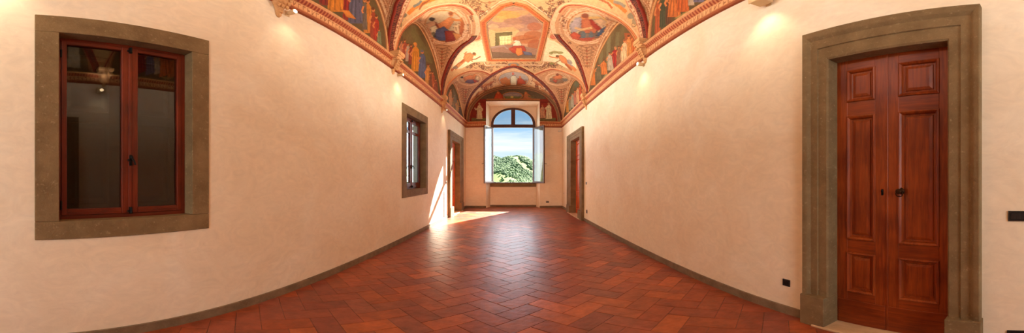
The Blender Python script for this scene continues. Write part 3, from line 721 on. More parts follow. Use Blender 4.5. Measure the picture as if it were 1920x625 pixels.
def paint_web(V, Q, A, G, key):
    c = Canvas(V[:, :2].copy(), webconv(V, Q), WEB_BASE); C = c.C
    C *= (1+.04*np.sin(V[:, :1]*9+V[:, 1:2]*4)); s, i = key
    P = lambda d: 964.5 - d if s == 'L' else 964.5 + d
    if i == 2:
        if s == 'L':
            roundel(c, 833.5, 48.5, 36, 28, .12)
            c.poly([(851, 46), (868, 44), (866, 68), (850, 66)], (222, 178, 126)); c.st([(855, 42), (855, 66)], 1.6, (176, 120, 74)); c.st([(861, 42), (861, 66)], 1.6, (176, 120, 74)); c.poly([(864, 36), (870, 48), (866, 70), (861, 66)], (186, 96, 44))
            c.poly([(800, 44), (812, 40), (822, 44), (826, 56), (812, 66), (802, 58)], (206, 150, 108)); c.poly([(806, 52), (816, 48), (824, 58), (812, 68)], (226, 196, 150))
            c.poly([(820, 46), (834, 38), (842, 32), (850, 34), (850, 42), (842, 54), (826, 58)], SKIN); c.st([(846, 36), (856, 38), (866, 38)], 4, (208, 124, 60)); c.el(846, 27.5, 4.4, 4.6, SKIN); c.el(845, 25.5, 5, 3.4, (150, 78, 36))
            c.el(810, 36, 6, 3.6, (64, 40, 26)); c.st([(816, 42), (822, 52), (826, 56)], 3, (140, 60, 28))
            c.poly([(818, 56), (832, 50), (842, 58), (840, 76), (824, 76), (814, 70)], (84, 84, 110)); c.poly([(834, 58), (850, 58), (862, 68), (852, 77), (836, 79)], (150, 50, 28)); c.poly([(848, 60), (866, 66), (856, 76)], (206, 132, 68)); c.st([(812, 60), (816, 70)], 5, (70, 60, 40), .8)
            acanthus(c, 828, 128, 829, 90, 18); c.st([(814, 86), (828, 84), (843, 87)], 1.6, (160, 96, 56))
            arabesque(c, 868, 82, 18, 8, 6); arabesque(c, 785, 36, 8, 10, 4); arabesque(c, 880, 44, 8, 34, 12)
        else:
            roundel(c, 1101, 49, 36, 27, -.12)
            c.poly([(1068, 48), (1078, 34), (1092, 32), (1090, 56), (1072, 62)], (176, 150, 140)); c.poly([(1086, 60), (1082, 74), (1104, 76), (1122, 70), (1120, 56), (1104, 52)], (120, 96, 78))
            c.poly([(1090, 38), (1104, 32), (1114, 40), (1122, 52), (1116, 62), (1098, 62), (1090, 52)], (196, 104, 62)); c.poly([(1104, 34), (1118, 42), (1128, 54), (1120, 58), (1108, 46)], (164, 48, 26))
            c.el(1094, 31, 5.2, 5.6, SKIN); c.el(1097, 29.5, 7, 4.6, (150, 74, 40)); c.st([(1078, 52), (1090, 56), (1110, 52)], 4, (226, 170, 110)); c.st([(1104, 34), (1120, 33), (1134, 36), (1138, 44)], 4.4, (226, 170, 96)); c.poly([(1112, 38), (1128, 34), (1138, 42), (1128, 52), (1122, 48)], (214, 164, 120))
            c.poly([(1118, 66), (1128, 54), (1136, 50), (1132, 60), (1124, 68)], (76, 82, 96)); c.poly([(1068, 66), (1076, 60), (1090, 66), (1084, 75), (1074, 73)], (186, 74, 40)); c.el(1094, 66, 5, 7, (96, 104, 104), .8); c.el(1108, 66, 4, 8, (96, 104, 104), .8); c.poly([(1082, 72), (1116, 70), (1108, 77), (1090, 77)], (186, 70, 36), .8)
            acanthus(c, 1101, 128, 1100, 88, 18); c.st([(1086, 86), (1101, 84), (1118, 84)], 1.6, (160, 96, 56)); arabesque(c, 1062, 82, 14, 10, 6); arabesque(c, 1056, 44, 8, 34, 12); arabesque(c, 1140, 34, 10, 10, 4)
    if i == 3:
        x = 880 if s == 'L' else 1046
        c.el(x, 148, 24, 13, (236, 186, 136)); c.el(x, 148, 21.5, 11.2, (206, 142, 96)); c.el(x, 148, 20.4, 10.4, (234, 180, 128)); c.el(x, 148, 19, 9.4, (176, 108, 56)); c.el(x, 148, 18, 8.6, (216, 172, 122))
        if s == 'L':
            c.poly([(868, 146), (880, 141), (892, 142), (890, 150), (872, 153)], SKIN); c.poly([(876, 150), (888, 149), (898, 153), (884, 157), (872, 155)], (112, 84, 100)); c.poly([(886, 149), (897, 152), (890, 156)], (170, 60, 36)); c.el(866, 145, 2.6, 2, (60, 40, 26)); c.el(890, 140.5, 2.4, 2.2, SKIN); c.poly([(893, 143), (898, 144), (898, 151), (893, 150)], (226, 190, 140))
            acanthus(c, 871, 196, 874, 167, 9)
        else:
            c.poly([(1031, 148), (1044, 144), (1058, 148), (1056, 155), (1042, 157), (1032, 153)], (150, 110, 76)); c.poly([(1036, 145), (1048, 139), (1056, 143), (1052, 148), (1040, 149)], (206, 118, 66)); c.el(1045, 140, 3, 2.4, (140, 70, 36)); c.poly([(1036, 150), (1046, 150), (1042, 156)], (186, 80, 44)); c.el(1060, 150, 5, 3, (140, 120, 100))
            acanthus(c, 1054, 196, 1052, 167, 9)
    DA, SA = dist_to(V, A); DG, SG = dist_to(V, G)
    if i == 1 or i == 0:
        D = np.minimum(DA, DG); S = np.where(DA < DG, SA, SG)
        for q in range(5):
            lo = .10+q*.09; bandpaint(C, D, S, lo, lo+.018, 'line', (0, 0, 0), (166, 90, 50) if q % 2 else (120, 92, 52))
            bandpaint(C, D, S, lo+.03, lo+.07, 'bead', (214, 160, 108), (170, 100, 56))
    sc = {3: .8}.get(i, 1)
    bandpaint(C, DA, SA, 0, .05*sc, 'line', (0, 0, 0), (176, 112, 66)); bandpaint(C, DA, SA, .05*sc, .08*sc, 'line', (0, 0, 0), (234, 184, 132)); bandpaint(C, DA, SA, .08*sc, .13*sc, 'bead', (230, 178, 126), (176, 108, 64)); bandpaint(C, DA, SA, .13*sc, .15*sc, 'line', (0, 0, 0), (196, 126, 78))
    bandpaint(C, DG, SG, .06, .075, 'line', (0, 0, 0), (190, 118, 72)); bandpaint(C, DG, SG, .10, .15, 'bead', (232, 180, 128), (186, 122, 78)); bandpaint(C, DG, SG, .16, .175, 'line', (0, 0, 0), (196, 128, 82))
    return C
def label_side(s): return 'left' if s == 'L' else 'right'
for s in 'LR':
    for i in (0, 1, 2, 3):
        V, Q, A, G = web(ARCH[s, i], GRO[s, i], 50 if i else 24)
        pydata('vault_web', V, Q, 'fresco', CEIL, True, paint_web(V, Q, A, G, (s, i)))
# back web
def back_web():
    G = (RIB3['L'][np.linspace(0, 199, NG).astype(int)], RIB3['R'][::-1][np.linspace(0, 199, NG).astype(int)])
    V, Q, A, Gc = web(BARCH, G, 60); c = Canvas(V[:, :2].copy(), None, (224, 170, 114)); C = c.C
    c.conv = webconv(V, Q)
    for x, d in ((924, -1), (1002, 1)):
        X = lambda a: 963+d*a
        c.poly([(X(38), 152), (X(26), 158), (X(60), 174), (X(80), 194), (X(84), 190), (X(66), 166)], (240, 194, 140))
        c.st([(X(60), 163), (X(52), 159), (X(42), 158)], 4, (214, 128, 66)); c.el(X(42), 155, 3, 2.4, (206, 116, 58)); c.st([(X(36), 152), (X(48), 158), (X(56), 166)], 2, (196, 110, 60))
        c.st([(X(52), 168), (X(66), 176), (X(78), 188)], 3.4, (206, 120, 66), .8); arabesque(c, X(52), 166, 22, 12, 10, (170, 84, 48)); arabesque(c, X(70), 182, 12, 12, 6, (170, 84, 48)); arabesque(c, X(34), 150, 6, 10, 4, (170, 84, 48))
    c.el(963, 149, 34, 18.6, (240, 192, 140)); c.el(963, 149, 32, 17.2, (206, 140, 90)); c.el(963, 149, 31, 16.4, (236, 184, 130)); c.el(963, 149, 29, 14.6, (170, 104, 56))
    c.el(963, 149, 28, 14, (188, 168, 150)); c.poly([(936, 150), (990, 149), (986, 156), (974, 161), (952, 161), (940, 157)], (186, 118, 62)); c.st([(974, 151), (990, 150)], 2, (150, 140, 130))
    c.poly([(958, 160), (957, 147), (960, 142), (966, 142), (969, 148), (968, 160)], (236, 220, 180)); c.el(962, 138.5, 2.2, 3.2, (216, 110, 80)); c.poly([(970, 158), (971, 148), (976, 146), (984, 152), (986, 158)], (186, 76, 36)); c.el(975, 145, 2.4, 2.4, SKIN)
    for q in ((942, 150), (948, 148), (952, 152), (944, 155), (953, 157)): c.el(q[0], q[1], 4, 3.4, random.choice(((206, 120, 56), (190, 92, 44), (214, 150, 80))))
    DA, SA = dist_to(V, A); DG, SG = dist_to(V, Gc)
    bandpaint(C, DA, SA, 0, .10, 'line', (0, 0, 0), (122, 92, 72)); bandpaint(C, DA, SA, .10, .13, 'line', (0, 0, 0), (206, 140, 96)); bandpaint(C, DA, SA, .15, .19, 'bead', (236, 184, 130), (186, 112, 66)); bandpaint(C, DG, SG, .09, .11, 'line', (0, 0, 0), (196, 120, 72)); bandpaint(C, DG, SG, .13, .17, 'bead', (236, 186, 132), (200, 136, 88))
    pydata('vault_web', V, Q, 'fresco', CEIL, True, C)
back_web()

# --- lunette pictures on the wall above the cornice
SKY2 = (116, 104, 66)
def lunette(s, i):
    A = crom(ARCH[s, i], 500); O, ex, ey, _ = FR[s]
    Xa = (A[:, 0]-O[0])*ex[0]+(A[:, 1]-O[1])*ex[1]; Za = A[:, 2]
    o = np.argsort(Xa); Xa, Za = Xa[o], Za[o]
    nx, nz = (340, 170) if i >= 1 else (120, 60)
    xs = Xa[0]+(Xa[-1]-Xa[0])*(1-np.cos(np.linspace(0, PI, nx)))/2
    V = []
    zt = np.interp(xs, Xa, Za)
    X = np.repeat(xs[:, None], nz, 1); T = np.linspace(0, 1, nz)[None]; Z = (ZS-.03)+T*(zt[:, None]-ZS+.03)
    P = np.stack([X.ravel(), Z.ravel()], 1)
    c = Canvas(P, lambda px, py: pick(s, px, py), (108, 84, 46)); C = c.C
    zz = (P[:, 1]-ZS)/1.8; C *= 1
    gr = smoothstep(.0, .25, zz)[:, None]; C[:] = lin((92, 70, 36))*(1-gr)+C*gr
    nz1 = .5+.5*np.sin(P[:, 0]*5+np.sin(P[:, 1]*4)*1.5); m = smoothstep(.3, .8, zz)*nz1*.6; C[:] = C*(1-m[:, None])+lin((142, 122, 74))*m[:, None]
    if (s, i) == ('L', 2):
        c.poly([(748, 92), (748, 72), (752, 66), (756, 70), (756, 104)], (96, 66, 38), .8); c.poly([(770, 60), (776, 52), (800, 90), (812, 120), (790, 112)], (122, 110, 62), .8)
        for (x, y, h, r) in ((753, 106, 30, (176, 112, 84)), (759, 110, 36, (166, 74, 48)), (765, 115, 34, (186, 156, 132)), (771, 121, 38, (140, 56, 34)), (792, 138, 34, (120, 60, 36))): robed(c, x, y, h, r, wide=.28)
        robed(c, 780, 134, 54, (214, 134, 36), -1, (236, 150, 60), wide=.32); robed(c, 792, 146, 52, (92, 96, 124), 0, (110, 106, 120), wide=.30)
        robed(c, 803, 160, 40, (206, 136, 60), wide=.3); robed(c, 811, 170, 36, (180, 84, 44), wide=.28); robed(c, 817, 178, 30, (150, 70, 40), wide=.3); robed(c, 807, 166, 32, (120, 70, 40), wide=.2)
    elif (s, i) == ('R', 2):
        for (x, r) in ((1128, (140, 128, 84)), (1142, (150, 140, 96)), (1158, (128, 118, 76))): c.st([(x, 60), (x-2, 120)], 7, r, .5)
        c.poly([(1170, 62), (1184, 62), (1194, 84), (1194, 104), (1178, 112)], (176, 84, 36), .8)
        robed(c, 1188, 104, 42, (188, 92, 36), wide=.32); robed(c, 1179, 110, 44, (206, 130, 60), wide=.28); robed(c, 1169, 118, 44, (226, 182, 132), 2, (150, 80, 40), wide=.30)
        robed(c, 1152, 128, 40, (160, 36, 24), 2, (190, 120, 70), wide=.44); robed(c, 1145, 132, 34, (186, 160, 130), -2, wide=.34); robed(c, 1160, 122, 36, (150, 96, 60), wide=.24)
        robed(c, 1132, 140, 28, (206, 112, 44), wide=.5); robed(c, 1122, 150, 30, (110, 92, 58), wide=.4); robed(c, 1112, 160, 40, (206, 112, 40), wide=.22)
        c.poly([(1126, 152), (1136, 138), (1142, 142), (1128, 156)], (150, 140, 96), .8)
    elif (s, i) == ('L', 1):
        for (x, y, h, r, w) in ((560, -6, 80, (120, 70, 34), .3), (590, 0, 70, (150, 88, 40), .4), (612, 10, 80, (130, 34, 22), .34), (630, 22, 90, (206, 122, 34), .36), (655, 38, 84, (150, 34, 22), .3),
                                (668, 44, 78, (92, 86, 104), .40), (690, 62, 64, (206, 124, 44), .26), (684, 56, 60, (110, 92, 76), .16), (700, 74, 60, (160, 66, 36), .22), (706, 78, 50, (170, 50, 28), .24), (711, 84, 30, (120, 120, 84), .3)): robed(c, x, y, h, r, wide=w)
        c.poly([(640, 18), (654, 20), (668, 36), (650, 32)], (206, 120, 44)); c.poly([(560, -4), (716, 92), (716, 84), (640, 30), (580, -8)], (104, 92, 52), .35)
    elif (s, i) == ('R', 1):
        for (x, y, h, r, w) in ((1233, 66, 70, (180, 84, 40), .16), (1243, 52, 62, (74, 74, 48), .22), (1254, 46, 66, (100, 60, 34), .2), (1264, 32, 50, (196, 104, 44), .5), (1280, 22, 70, (196, 92, 36), .34), (1296, 10, 60, (190, 160, 130), .2), (1310, 4, 60, (116, 104, 124), .34), (1330, -8, 60, (150, 40, 26), .4), (1350, -16, 70, (206, 130, 50), .4)): robed(c, x, y, h, r, wide=w)
        c.poly([(1264, 34), (1290, 20), (1296, 14), (1276, 36)], (176, 150, 84), .7)
    elif (s, i) == ('L', 3):
        c.poly([(836, 196), (837, 172), (842, 166), (846, 176), (846, 205)], (112, 86, 56), .8); robed(c, 845, 198, 32, (206, 150, 104), wide=.2); robed(c, 852, 206, 30, (140, 112, 76), wide=.3); robed(c, 858, 212, 26, (186, 132, 66), wide=.26); robed(c, 862, 218, 20, (92, 60, 40), wide=.3); c.poly([(849, 164), (855, 178), (858, 196), (852, 190)], (122, 122, 104), .7)
    elif (s, i) == ('R', 3):
        for (x, y, h, r) in ((1094, 184, 24, (196, 120, 60)), (1088, 188, 30, (190, 80, 40)), (1083, 193, 30, (220, 160, 110)), (1078, 197, 28, (186, 110, 84)), (1073, 202, 28, (172, 160, 130)), (1068, 206, 26, (150, 130, 96)), (1064, 211, 24, (206, 130, 40))): robed(c, x, y, h, r, wide=.22)
        c.poly([(1080, 151), (1076, 158), (1080, 166), (1086, 158)], (104, 112, 84), .7)
    else:
        c.conv = lambda a, b_: (a, b_)
        mid = (xs[0]+xs[-1])/2
        for q in range(7):
            x = mid+(q-3)*.33; h = .95+.15*math.sin(q*2.1); col = random.choice(((190, 170, 140), (150, 60, 36), (176, 120, 60), (120, 112, 120)))
            c.poly([(x-.14, ZS+.12), (x-.1, ZS+.12+h*.8), (x+.1, ZS+.12+h*.8), (x+.15, ZS+.12)], col); c.el(x, ZS+.12+h*.9, .06, .08, SKIN)
    # painted border inside the arch
    pl = np.stack([Xa, np.zeros(len(Xa)), Za], 1); P3 = np.stack([P[:, 0], np.zeros(len(P)), P[:, 1]], 1); D, S = dist_to(P3, pl)
    bandpaint(C, D, S, 0, .06, 'line', (0, 0, 0), (170, 110, 66)); bandpaint(C, D, S, .06, .075, 'line', (0, 0, 0), (120, 70, 40))
    lowb = P[:, 1] < ZS+.05; C[lowb] = lin((128, 104, 58)); 
    W = np.stack([O[0]+P[:, 0]*ex[0]-.0*ey[0], O[1]+P[:, 0]*ex[1], P[:, 1]], 1)
    idx = np.arange(nx*nz).reshape(nx, nz)
    Q = np.stack([idx[:-1, :-1].ravel(), idx[1:, :-1].ravel(), idx[1:, 1:].ravel(), idx[:-1, 1:].ravel()], 1)
    o = pydata('lunette_fresco', W, Q, 'fresco', CEIL, False, C); o['label'] = 'painted lunette of robed figures standing under an olive sky, '+label_side(s)+' wall'
for s in 'LR':
    for i in (0, 1, 2, 3): lunette(s, i)
def back_lunette():
    A = crom(BARCH, 500); Xa, Za = A[:, 0], A[:, 2]; parts = []
    xs = np.linspace(Xa[0], Xa[-1], 360); k0 = int(np.searchsorted(xs, NX0)); k1 = int(np.searchsorted(xs, NX1))
    xs[k0] = NX0; xs[k1] = NX1; Vs, Qs = [], []; n0 = 0
    for (a, b_, zb) in ((0, k0, ZS-.02), (k0, k1, NZT), (k1, 359, ZS-.02)):
        x = xs[a:b_+1]; zt = np.interp(x, Xa, Za); T = np.linspace(0, 1, 130 if zb < 5 else 60)[None]
        Z = zb+T*(np.maximum(zt, zb+.001)[:, None]-zb); X = np.repeat(x[:, None], T.shape[1], 1)
        idx = np.arange(X.size).reshape(X.shape)+n0; n0 += X.size; Vs.append(np.stack([X.ravel(), Z.ravel()], 1))
        Qs.append(np.stack([idx[:-1, :-1].ravel(), idx[1:, :-1].ravel(), idx[1:, 1:].ravel(), idx[:-1, 1:].ravel()], 1))
    P = np.vstack(Vs); c = Canvas(P, lambda px, py: pick('B', px, py), (146, 52, 30)); C = c.C
    c.poly([(878, 200), (892, 186), (911, 186), (911, 191), (1012, 191), (1012, 186), (1032, 186), (1044, 205), (1000, 160), (925, 160)], (110, 96, 70))
    for x in (902, 1022): c.poly([(x-8, 192), (x+8, 192), (x+8, 224), (x-8, 224)], (146, 46, 26))
    c.poly([(880, 200), (890, 192), (893, 192), (886, 205)], (104, 86, 50))
    c.el(961, 179.5, 20, 7.6, (186, 128, 66)); c.el(961, 179.5, 18, 6.6, (150, 140, 136)); c.poly([(944, 181), (978, 181), (972, 186), (950, 186)], (112, 120, 72)); c.st([(948, 178), (974, 178)], 2, (176, 160, 150)); c.el(960, 182, 3, 2, (206, 190, 110))
    c.poly([(925, 188), (930, 175), (937, 173), (943, 180), (942, 187)], (186, 78, 40)); c.el(934, 174, 2.6, 2.4, SKIN); c.poly([(981, 187), (982, 176), (988, 174), (998, 182), (1002, 187)], (176, 110, 66)); c.el(986, 174.5, 2.6, 2.4, SKIN); c.st([(990, 180), (1000, 184)], 3, (120, 110, 70))
    c.st([(912, 187), (1012, 187)], 3.6, (176, 112, 60)); c.st([(884, 224), (912, 224)], 5, (128, 116, 66)); c.st([(1012, 224), (1042, 224)], 5, (128, 116, 66))
    cr = (226, 206, 158)
    robed(c, 899, 223, 30, cr, 0, (206, 180, 120), skin=(214, 180, 130), wide=.36); c.st([(897, 203), (892, 206), (890, 202)], 2.4, cr); c.st([(902, 202), (905, 205), (904, 208)], 2.2, cr)
    robed(c, 1029, 223, 30, cr, 0, (186, 140, 90), skin=(206, 150, 100), wide=.40); c.st([(1026, 201), (1022, 204)], 2.6, cr); robed(c, 1017, 222, 25, (206, 150, 110), 0, (176, 110, 60), wide=.42)
    D, S = dist_to(np.stack([P[:, 0], 0*P[:, 0], P[:, 1]], 1), np.stack([Xa, 0*Xa, Za], 1)); bandpaint(C, D, S, 0, .11, 'bead', (122, 92, 66), (166, 124, 88)); bandpaint(C, D, S, .11, .13, 'line', (0, 0, 0), (206, 148, 96))
    W = np.stack([P[:, 0], np.full(len(P), YB), P[:, 1]], 1); pydata('lunette_fresco', W, np.vstack(Qs), 'fresco', CEIL, False, C)['label'] = 'red lunette with pale standing figures around the arched window niche'
back_lunette()

# --- ribs and picture frames: raised painted bands that follow the vault
def ribbon(name, C3, w, h, style, parent=CEIL, closed=False, normal=None, res=.014, wt=None):
    C3 = np.asarray(C3, float); L_ = np.linalg.norm(np.diff(C3, axis=0), axis=1).sum(); n = max(8, int(L_/res))
    s = np.r_[0, np.cumsum(np.linalg.norm(np.diff(C3, axis=0), axis=1))]; q = np.linspace(0, s[-1], n)
    P = np.stack([np.interp(q, s, C3[:, k]) for k in range(3)], 1)
    T = np.gradient(P, axis=0)
    for _ in range(6): T[1:-1] = (T[:-2]+T[1:-1]*2+T[2:])/4
    T /= np.linalg.norm(T, axis=1)[:, None]+1e-9
    if normal is None:
        N_ = np.stack([-P[:, 0]*1.1, -np.clip(P[:, 1]-9.5, 0, 5)*.5, np.full(n, 2.6)-P[:, 2]], 1)
    else: N_ = np.tile(np.array(normal, float), (n, 1))
    N_ -= (N_*T).sum(1)[:, None]*T; N_ /= np.linalg.norm(N_, axis=1)[:, None]+1e-9; B = np.cross(T, N_)
    prof = [(-1, -.6), (-1, .35), (-.86, .8), (-.7, 1), (-.45, .85), (-.2, 1), (.0, 1.05), (.2, 1), (.45, .85), (.7, 1), (.86, .8), (1, .35), (1, -.6)]
    ww = np.full(n, w) if wt is None else w*np.interp(np.linspace(0, 1, n), [0, .5, 1], wt)
    V = np.array([P+B*(a*ww/2)[:, None]+N_*(b_*h) for a, b_ in prof]); k = len(prof)
    col = np.zeros((k, n, 3)); v = np.array([a for a, _ in prof])[:, None]; sq = q[None, :]
    st = STY[style]; col[:] = lin(st['base']); e = np.repeat(np.abs(v) >= .69, n, 1); col[e] = lin(st['edge'])
    f = st['f']; m = (np.abs(v) < .5) & (np.abs(np.sin(sq*PI/f+v*st.get('sk', 0))) > st.get('th', .55)); col[m] = lin(st['dot'])
    if 'dot2' in st: m = (np.abs(v) < .25) & (np.abs(np.sin(sq*PI/f)) < .25); col[m] = lin(st['dot2'])
    idx = np.arange(k*n).reshape(k, n); Q = np.stack([idx[:-1, :-1].ravel(), idx[1:, :-1].ravel(), idx[1:, 1:].ravel(), idx[:-1, 1:].ravel()], 1)
    o = pydata(name, V.reshape(-1, 3), Q, 'fresco_band', parent, True, col.reshape(-1, 3)); o['label'] = {'dark': 'dark maroon painted rib', 'red': 'narrow red painted rib', 'frame': 'orange painted picture frame', 'gold': 'ochre moulding', 'grey': 'grey patterned border'}[style]; return o
STY = {'dark': dict(base=(58, 16, 10), edge=(142, 44, 22), dot=(112, 52, 28), f=.06, th=.7, dot2=(150, 82, 44), sk=1.2),
       'red': dict(base=(176, 74, 38), edge=(214, 140, 88), dot=(140, 48, 26), f=.035, th=.6),
       'frame': dict(base=(204, 98, 36), edge=(196, 122, 66), dot=(186, 84, 34), f=.05, th=.7, dot2=(130, 70, 38), sk=1.5),
       'gold': dict(base=(196, 126, 62), edge=(226, 170, 110), dot=(170, 96, 46), f=.05, th=.7),
       'grey': dict(base=(186, 146, 100), edge=(140, 100, 64), dot=(190, 150, 104), f=.08, th=.6)}
for s in 'LR':
    ribbon('rib', GRO[s, 1][1], .17, .03, 'dark', wt=(.8, 1, 1)); ribbon('rib', GRO[s, 2][1][30:], .19, .035, 'dark', wt=(.75, 1, 1)); ribbon('rib', GRO[s, 2][0][:132], .06, .022, 'red')
    ribbon('rib', GRO[s, 3][0], .07, .02, 'red'); ribbon('rib', GRO[s, 1][0], .06, .02, 'red'); ribbon('rib', GRO[s, 0][0], .06, .02, 'red'); ribbon('rib', GRO[s, 0][1], .15, .03, 'dark')
    for i in (1, 2, 3): ribbon('lunette_moulding', crom(ARCH[s, i], 300), .05, .02, 'gold', normal=[-FR[s][2][0], -FR[s][2][1], 0])
ribbon('rib', np.vstack([RIB3['L'], RIB3['R'][::-1][1:]]), .17, .03, 'dark')
STY['dark']['base'] = (58, 16, 10)
ribbon('lunette_moulding', crom(BARCH, 300), .12, .03, 'grey', normal=[0, -1, 0])
def lift(pts, n=None, close=True):
    P = []
    m = len(pts)
    for i in range(m if close else m-1):
        a = np.array(pts[i], float); b_ = np.array(pts[(i+1) % m], float); k = max(2, int(np.linalg.norm(b_-a)/3))
        for t in range(k): P.append(np.array(vpick(*(a+(b_-a)*t/k))))
    if close: P.append(P[0])
    return np.array(P)
mid = [((a[0]+b_[0])/2, (a[1]+b_[1])/2) for a, b_ in zip([(963, 2.5), (984, 8), (1029, 39), (1026, 60), (1012.5, 116), (914.5, 116), (903, 60), (900.5, 39), (942, 8)], [(963, 9), (983, 14), (1020.5, 44), (1018, 60), (1006, 110), (921, 110), (912, 62), (910.5, 44), (943, 14)])]
ribbon('panel_frame', lift(mid), .15, .028, 'frame')
ribbon('panel_border', lift([(963, 10.5), (983, 15), (1019, 45), (1016.5, 61), (1004.5, 108.5), (922.5, 108.5), (913.5, 62), (912, 45), (944, 15)]), .035, .015, 'grey')

# --- cornice below the lunettes
def cornice(s, name, X0, X1):
    prof = [(.0, ZC), (-.035, ZC+.004), (-.042, ZC+.02), (-.036, ZC+.05), (-.022, ZC+.062), (-.018, ZC+.075)] + [(-.018, ZC+.075+.011*k) for k in range(1, 11)] + \
           [(-.018, ZC+.19), (-.03, ZC+.2), (-.045, ZC+.215), (-.058, ZC+.235), (-.066, ZC+.255), (-.07, ZC+.262), (-.084, ZC+.275), (-.092, ZC+.29), (-.088, ZC+.305), (-.07, ZC+.315), (-.07, ZC+.327), (0, ZS+.004)]
    n = int((X1-X0)/.012); xs = np.linspace(X0, X1, n); k = len(prof)
    V = np.array([[(x, y, z) for x in xs] for y, z in prof]); col = np.zeros((k, n, 3))
    rr = np.random.default_rng(3)
    base = lin((226, 168, 116)); ink = lin((160, 100, 58)); red = lin((176, 84, 44)); red2 = lin((142, 52, 26)); ol = lin((146, 112, 66)); brn = lin((158, 82, 44))
    # frieze ornament: upright scroll-work, each unit a stem with hooks, drawn on a 10-row band
    cell = np.floor(xs/.085).astype(int); fx = (xs/.085) % 1; kinds = rr.integers(0, 5, cell.max()-cell.min()+1)[cell-cell.min()]
    for j, (y, z) in enumerate(prof):
        if z < ZC+.07: c = np.tile(brn, (n, 1))
        elif z < ZC+.195:
            c = np.tile(base, (n, 1)); v = (z-(ZC+.075))/.115
            if .12 < v < .9:
                m = (fx > .18) & (fx < .34); m |= (kinds == 0) & (fx > .55) & (fx < .7); m |= (kinds == 1) & (v > .7) & (fx > .2) & (fx < .8); m |= (kinds == 2) & (np.abs(v-.5) < .12) & (fx > .3) & (fx < .75)
                m |= (kinds == 3) & (np.abs(v-(.2+.7*(fx-.3)/.5)) < .12) & (fx > .3) & (fx < .8); m |= (kinds == 4) & (((v < .26) | (v > .76)) & (fx > .3) & (fx < .75)); m |= (kinds == 0) & (v < .28) & (fx > .3) & (fx < .7)
                c[m] = ink
            elif v <= .12: c[:] = lin((196, 130, 84))
        elif z < ZC+.262:
            c = np.tile(red, (n, 1)); m = np.abs(np.sin(xs*PI/.06)) < .45; c[m] = red2; m = (np.abs(np.sin(xs*PI/.06)) > .93); c[m] = lin((206, 128, 78))
        elif z < ZC+.3: c = np.tile(lin((222, 158, 104)), (n, 1))
        else: c = np.tile(ol, (n, 1))
        col[j] = c
    idx = np.arange(k*n).reshape(k, n); Q = np.stack([idx[:-1, :-1].ravel(), idx[1:, :-1].ravel(), idx[1:, 1:].ravel(), idx[:-1, 1:].ravel()], 1)
    o = pydata(name, V.reshape(-1, 3), Q, 'fresco_band', None, False, col.reshape(-1, 3)); O = FR[s]
    o.location = (O[0][0], O[0][1], 0); o.rotation_euler = (0, 0, O[3]); o['kind'] = 'structure'
cornice('L', 'trim_1', YF, LEND-.06); cornice('R', 'trim_2', REND+.06, -YF)
cornice('B', 'trim_3', XL(YB), NX0); cornice('B', 'trim_4', NX1, XR(YB))
# ================================================================= DOORS
def door(name, s, D, dep, label, leaf_px=None, plinth=.34, far_=False, thr=True, lab=None):
    xc = (D['ox0']+D['ox1'])/2; root = wallobj(s, name, xc); root['kind'] = 'structure'
    x0, x1, zt = D['ox0']-xc, D['ox1']-xc, D['ozt']; wl = D['ox0']-D['x0']; wr = D['x1']-D['ox1']; w = (wl+wr)/2; top = D['zt']-D['ozt']
    prof = [(0, dep+.03), (0, -.018), (.012, -.03), (.40*w, -.03), (.42*w, -.042), (.70*w, -.042), (.73*w, -.05), (.80*w, -.066), (.84*w, -.07), (.97*w, -.076), (w, -.07), (w, .004)]
    b = MB(); b.mould3(x0, x1, 0, zt, prof); ob = b.build('door_surround', 'grey_stone', root)
    if abs(top-w) > .02:   # lintel height differs from jamb width: stretch the head
        for v in ob.data.vertices:
            if v.co.z > zt: v.co.z = zt+(v.co.z-zt)*top/w
    for sx in (-1, 1):
        b = MB(); a0, a1 = (x0-w-.008, x0+.004) if sx < 0 else (x1-.004, x1+w+.008); b.box(a0, a1, -.09, dep, 0, plinth, .006); b.build('plinth_block', 'grey_stone', root)
    if thr: b = MB(); b.box(x0-w*.5, x1+w*.5, -.10, dep+.1, -.002, .022, .006); b.build('threshold', 'travertine', root)
    y = dep; m = (x0+x1)/2 if leaf_px is None else leaf_px-xc
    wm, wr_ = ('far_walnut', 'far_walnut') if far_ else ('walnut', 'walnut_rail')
    zs = D['panels']; h = zt+.03
    for (a, c, side) in ((x0-.03, m-.0015, 0), (m+.0015, x1+.03, 1)):
        lf = empty('door_leaf', (0, 0, 0), 0, root)
        st = .095 if not far_ else .08; ia = a+.03+st if side == 0 else a+st; ic = c-st if side == 0 else c-.03-st
        b = MB(); b.box(a, ia, y, y+.045, .024, h, .002, 1); b.box(ic, c, y, y+.045, .024, h, .002, 1); b.build('stile', wm, lf)
        zz = [.024]+[q for p in zs for q in p]+[h]; b = MB()
        for k in range(0, len(zz), 2): b.box(ia, ic, y+.0008, y+.044, zz[k], zz[k+1], .002, 1)
        b.box(ia-st+.01, ic+st-.01, y-.005, y+.02, .026, D.get('kick', .2), .003, 1)
        b.build('rail', wr_, lf)
        for (p0, p1) in zs:
            b = MB(); b.nested(ia-.006, ic+.006, p0-.006, p1+.006, [(0, y-.001), (.004, y-.010), (.014, y-.014), (.022, y-.008), (.028, y-.003), (.036, y+.016), (.05, y+.018), (.054, y+.010), (.075, y+.004), (.08, y+.003)])
            b.build('door_panel', wm, lf)
        if side == 0 and not far_: b = MB(); b.box(c-.003, c+.014, y-.006, y+.01, .03, h-.01, .002, 1); b.build('cover_strip', wm, lf)
    b = MB(); b.box(x0-.04, x1+.04, y+.05, y+.09, 0, h+.02); b.build('door_backing', wm, root)
    return root, m, y
def zat(s, px, py, off): return pick(s, px, py, off)[1]
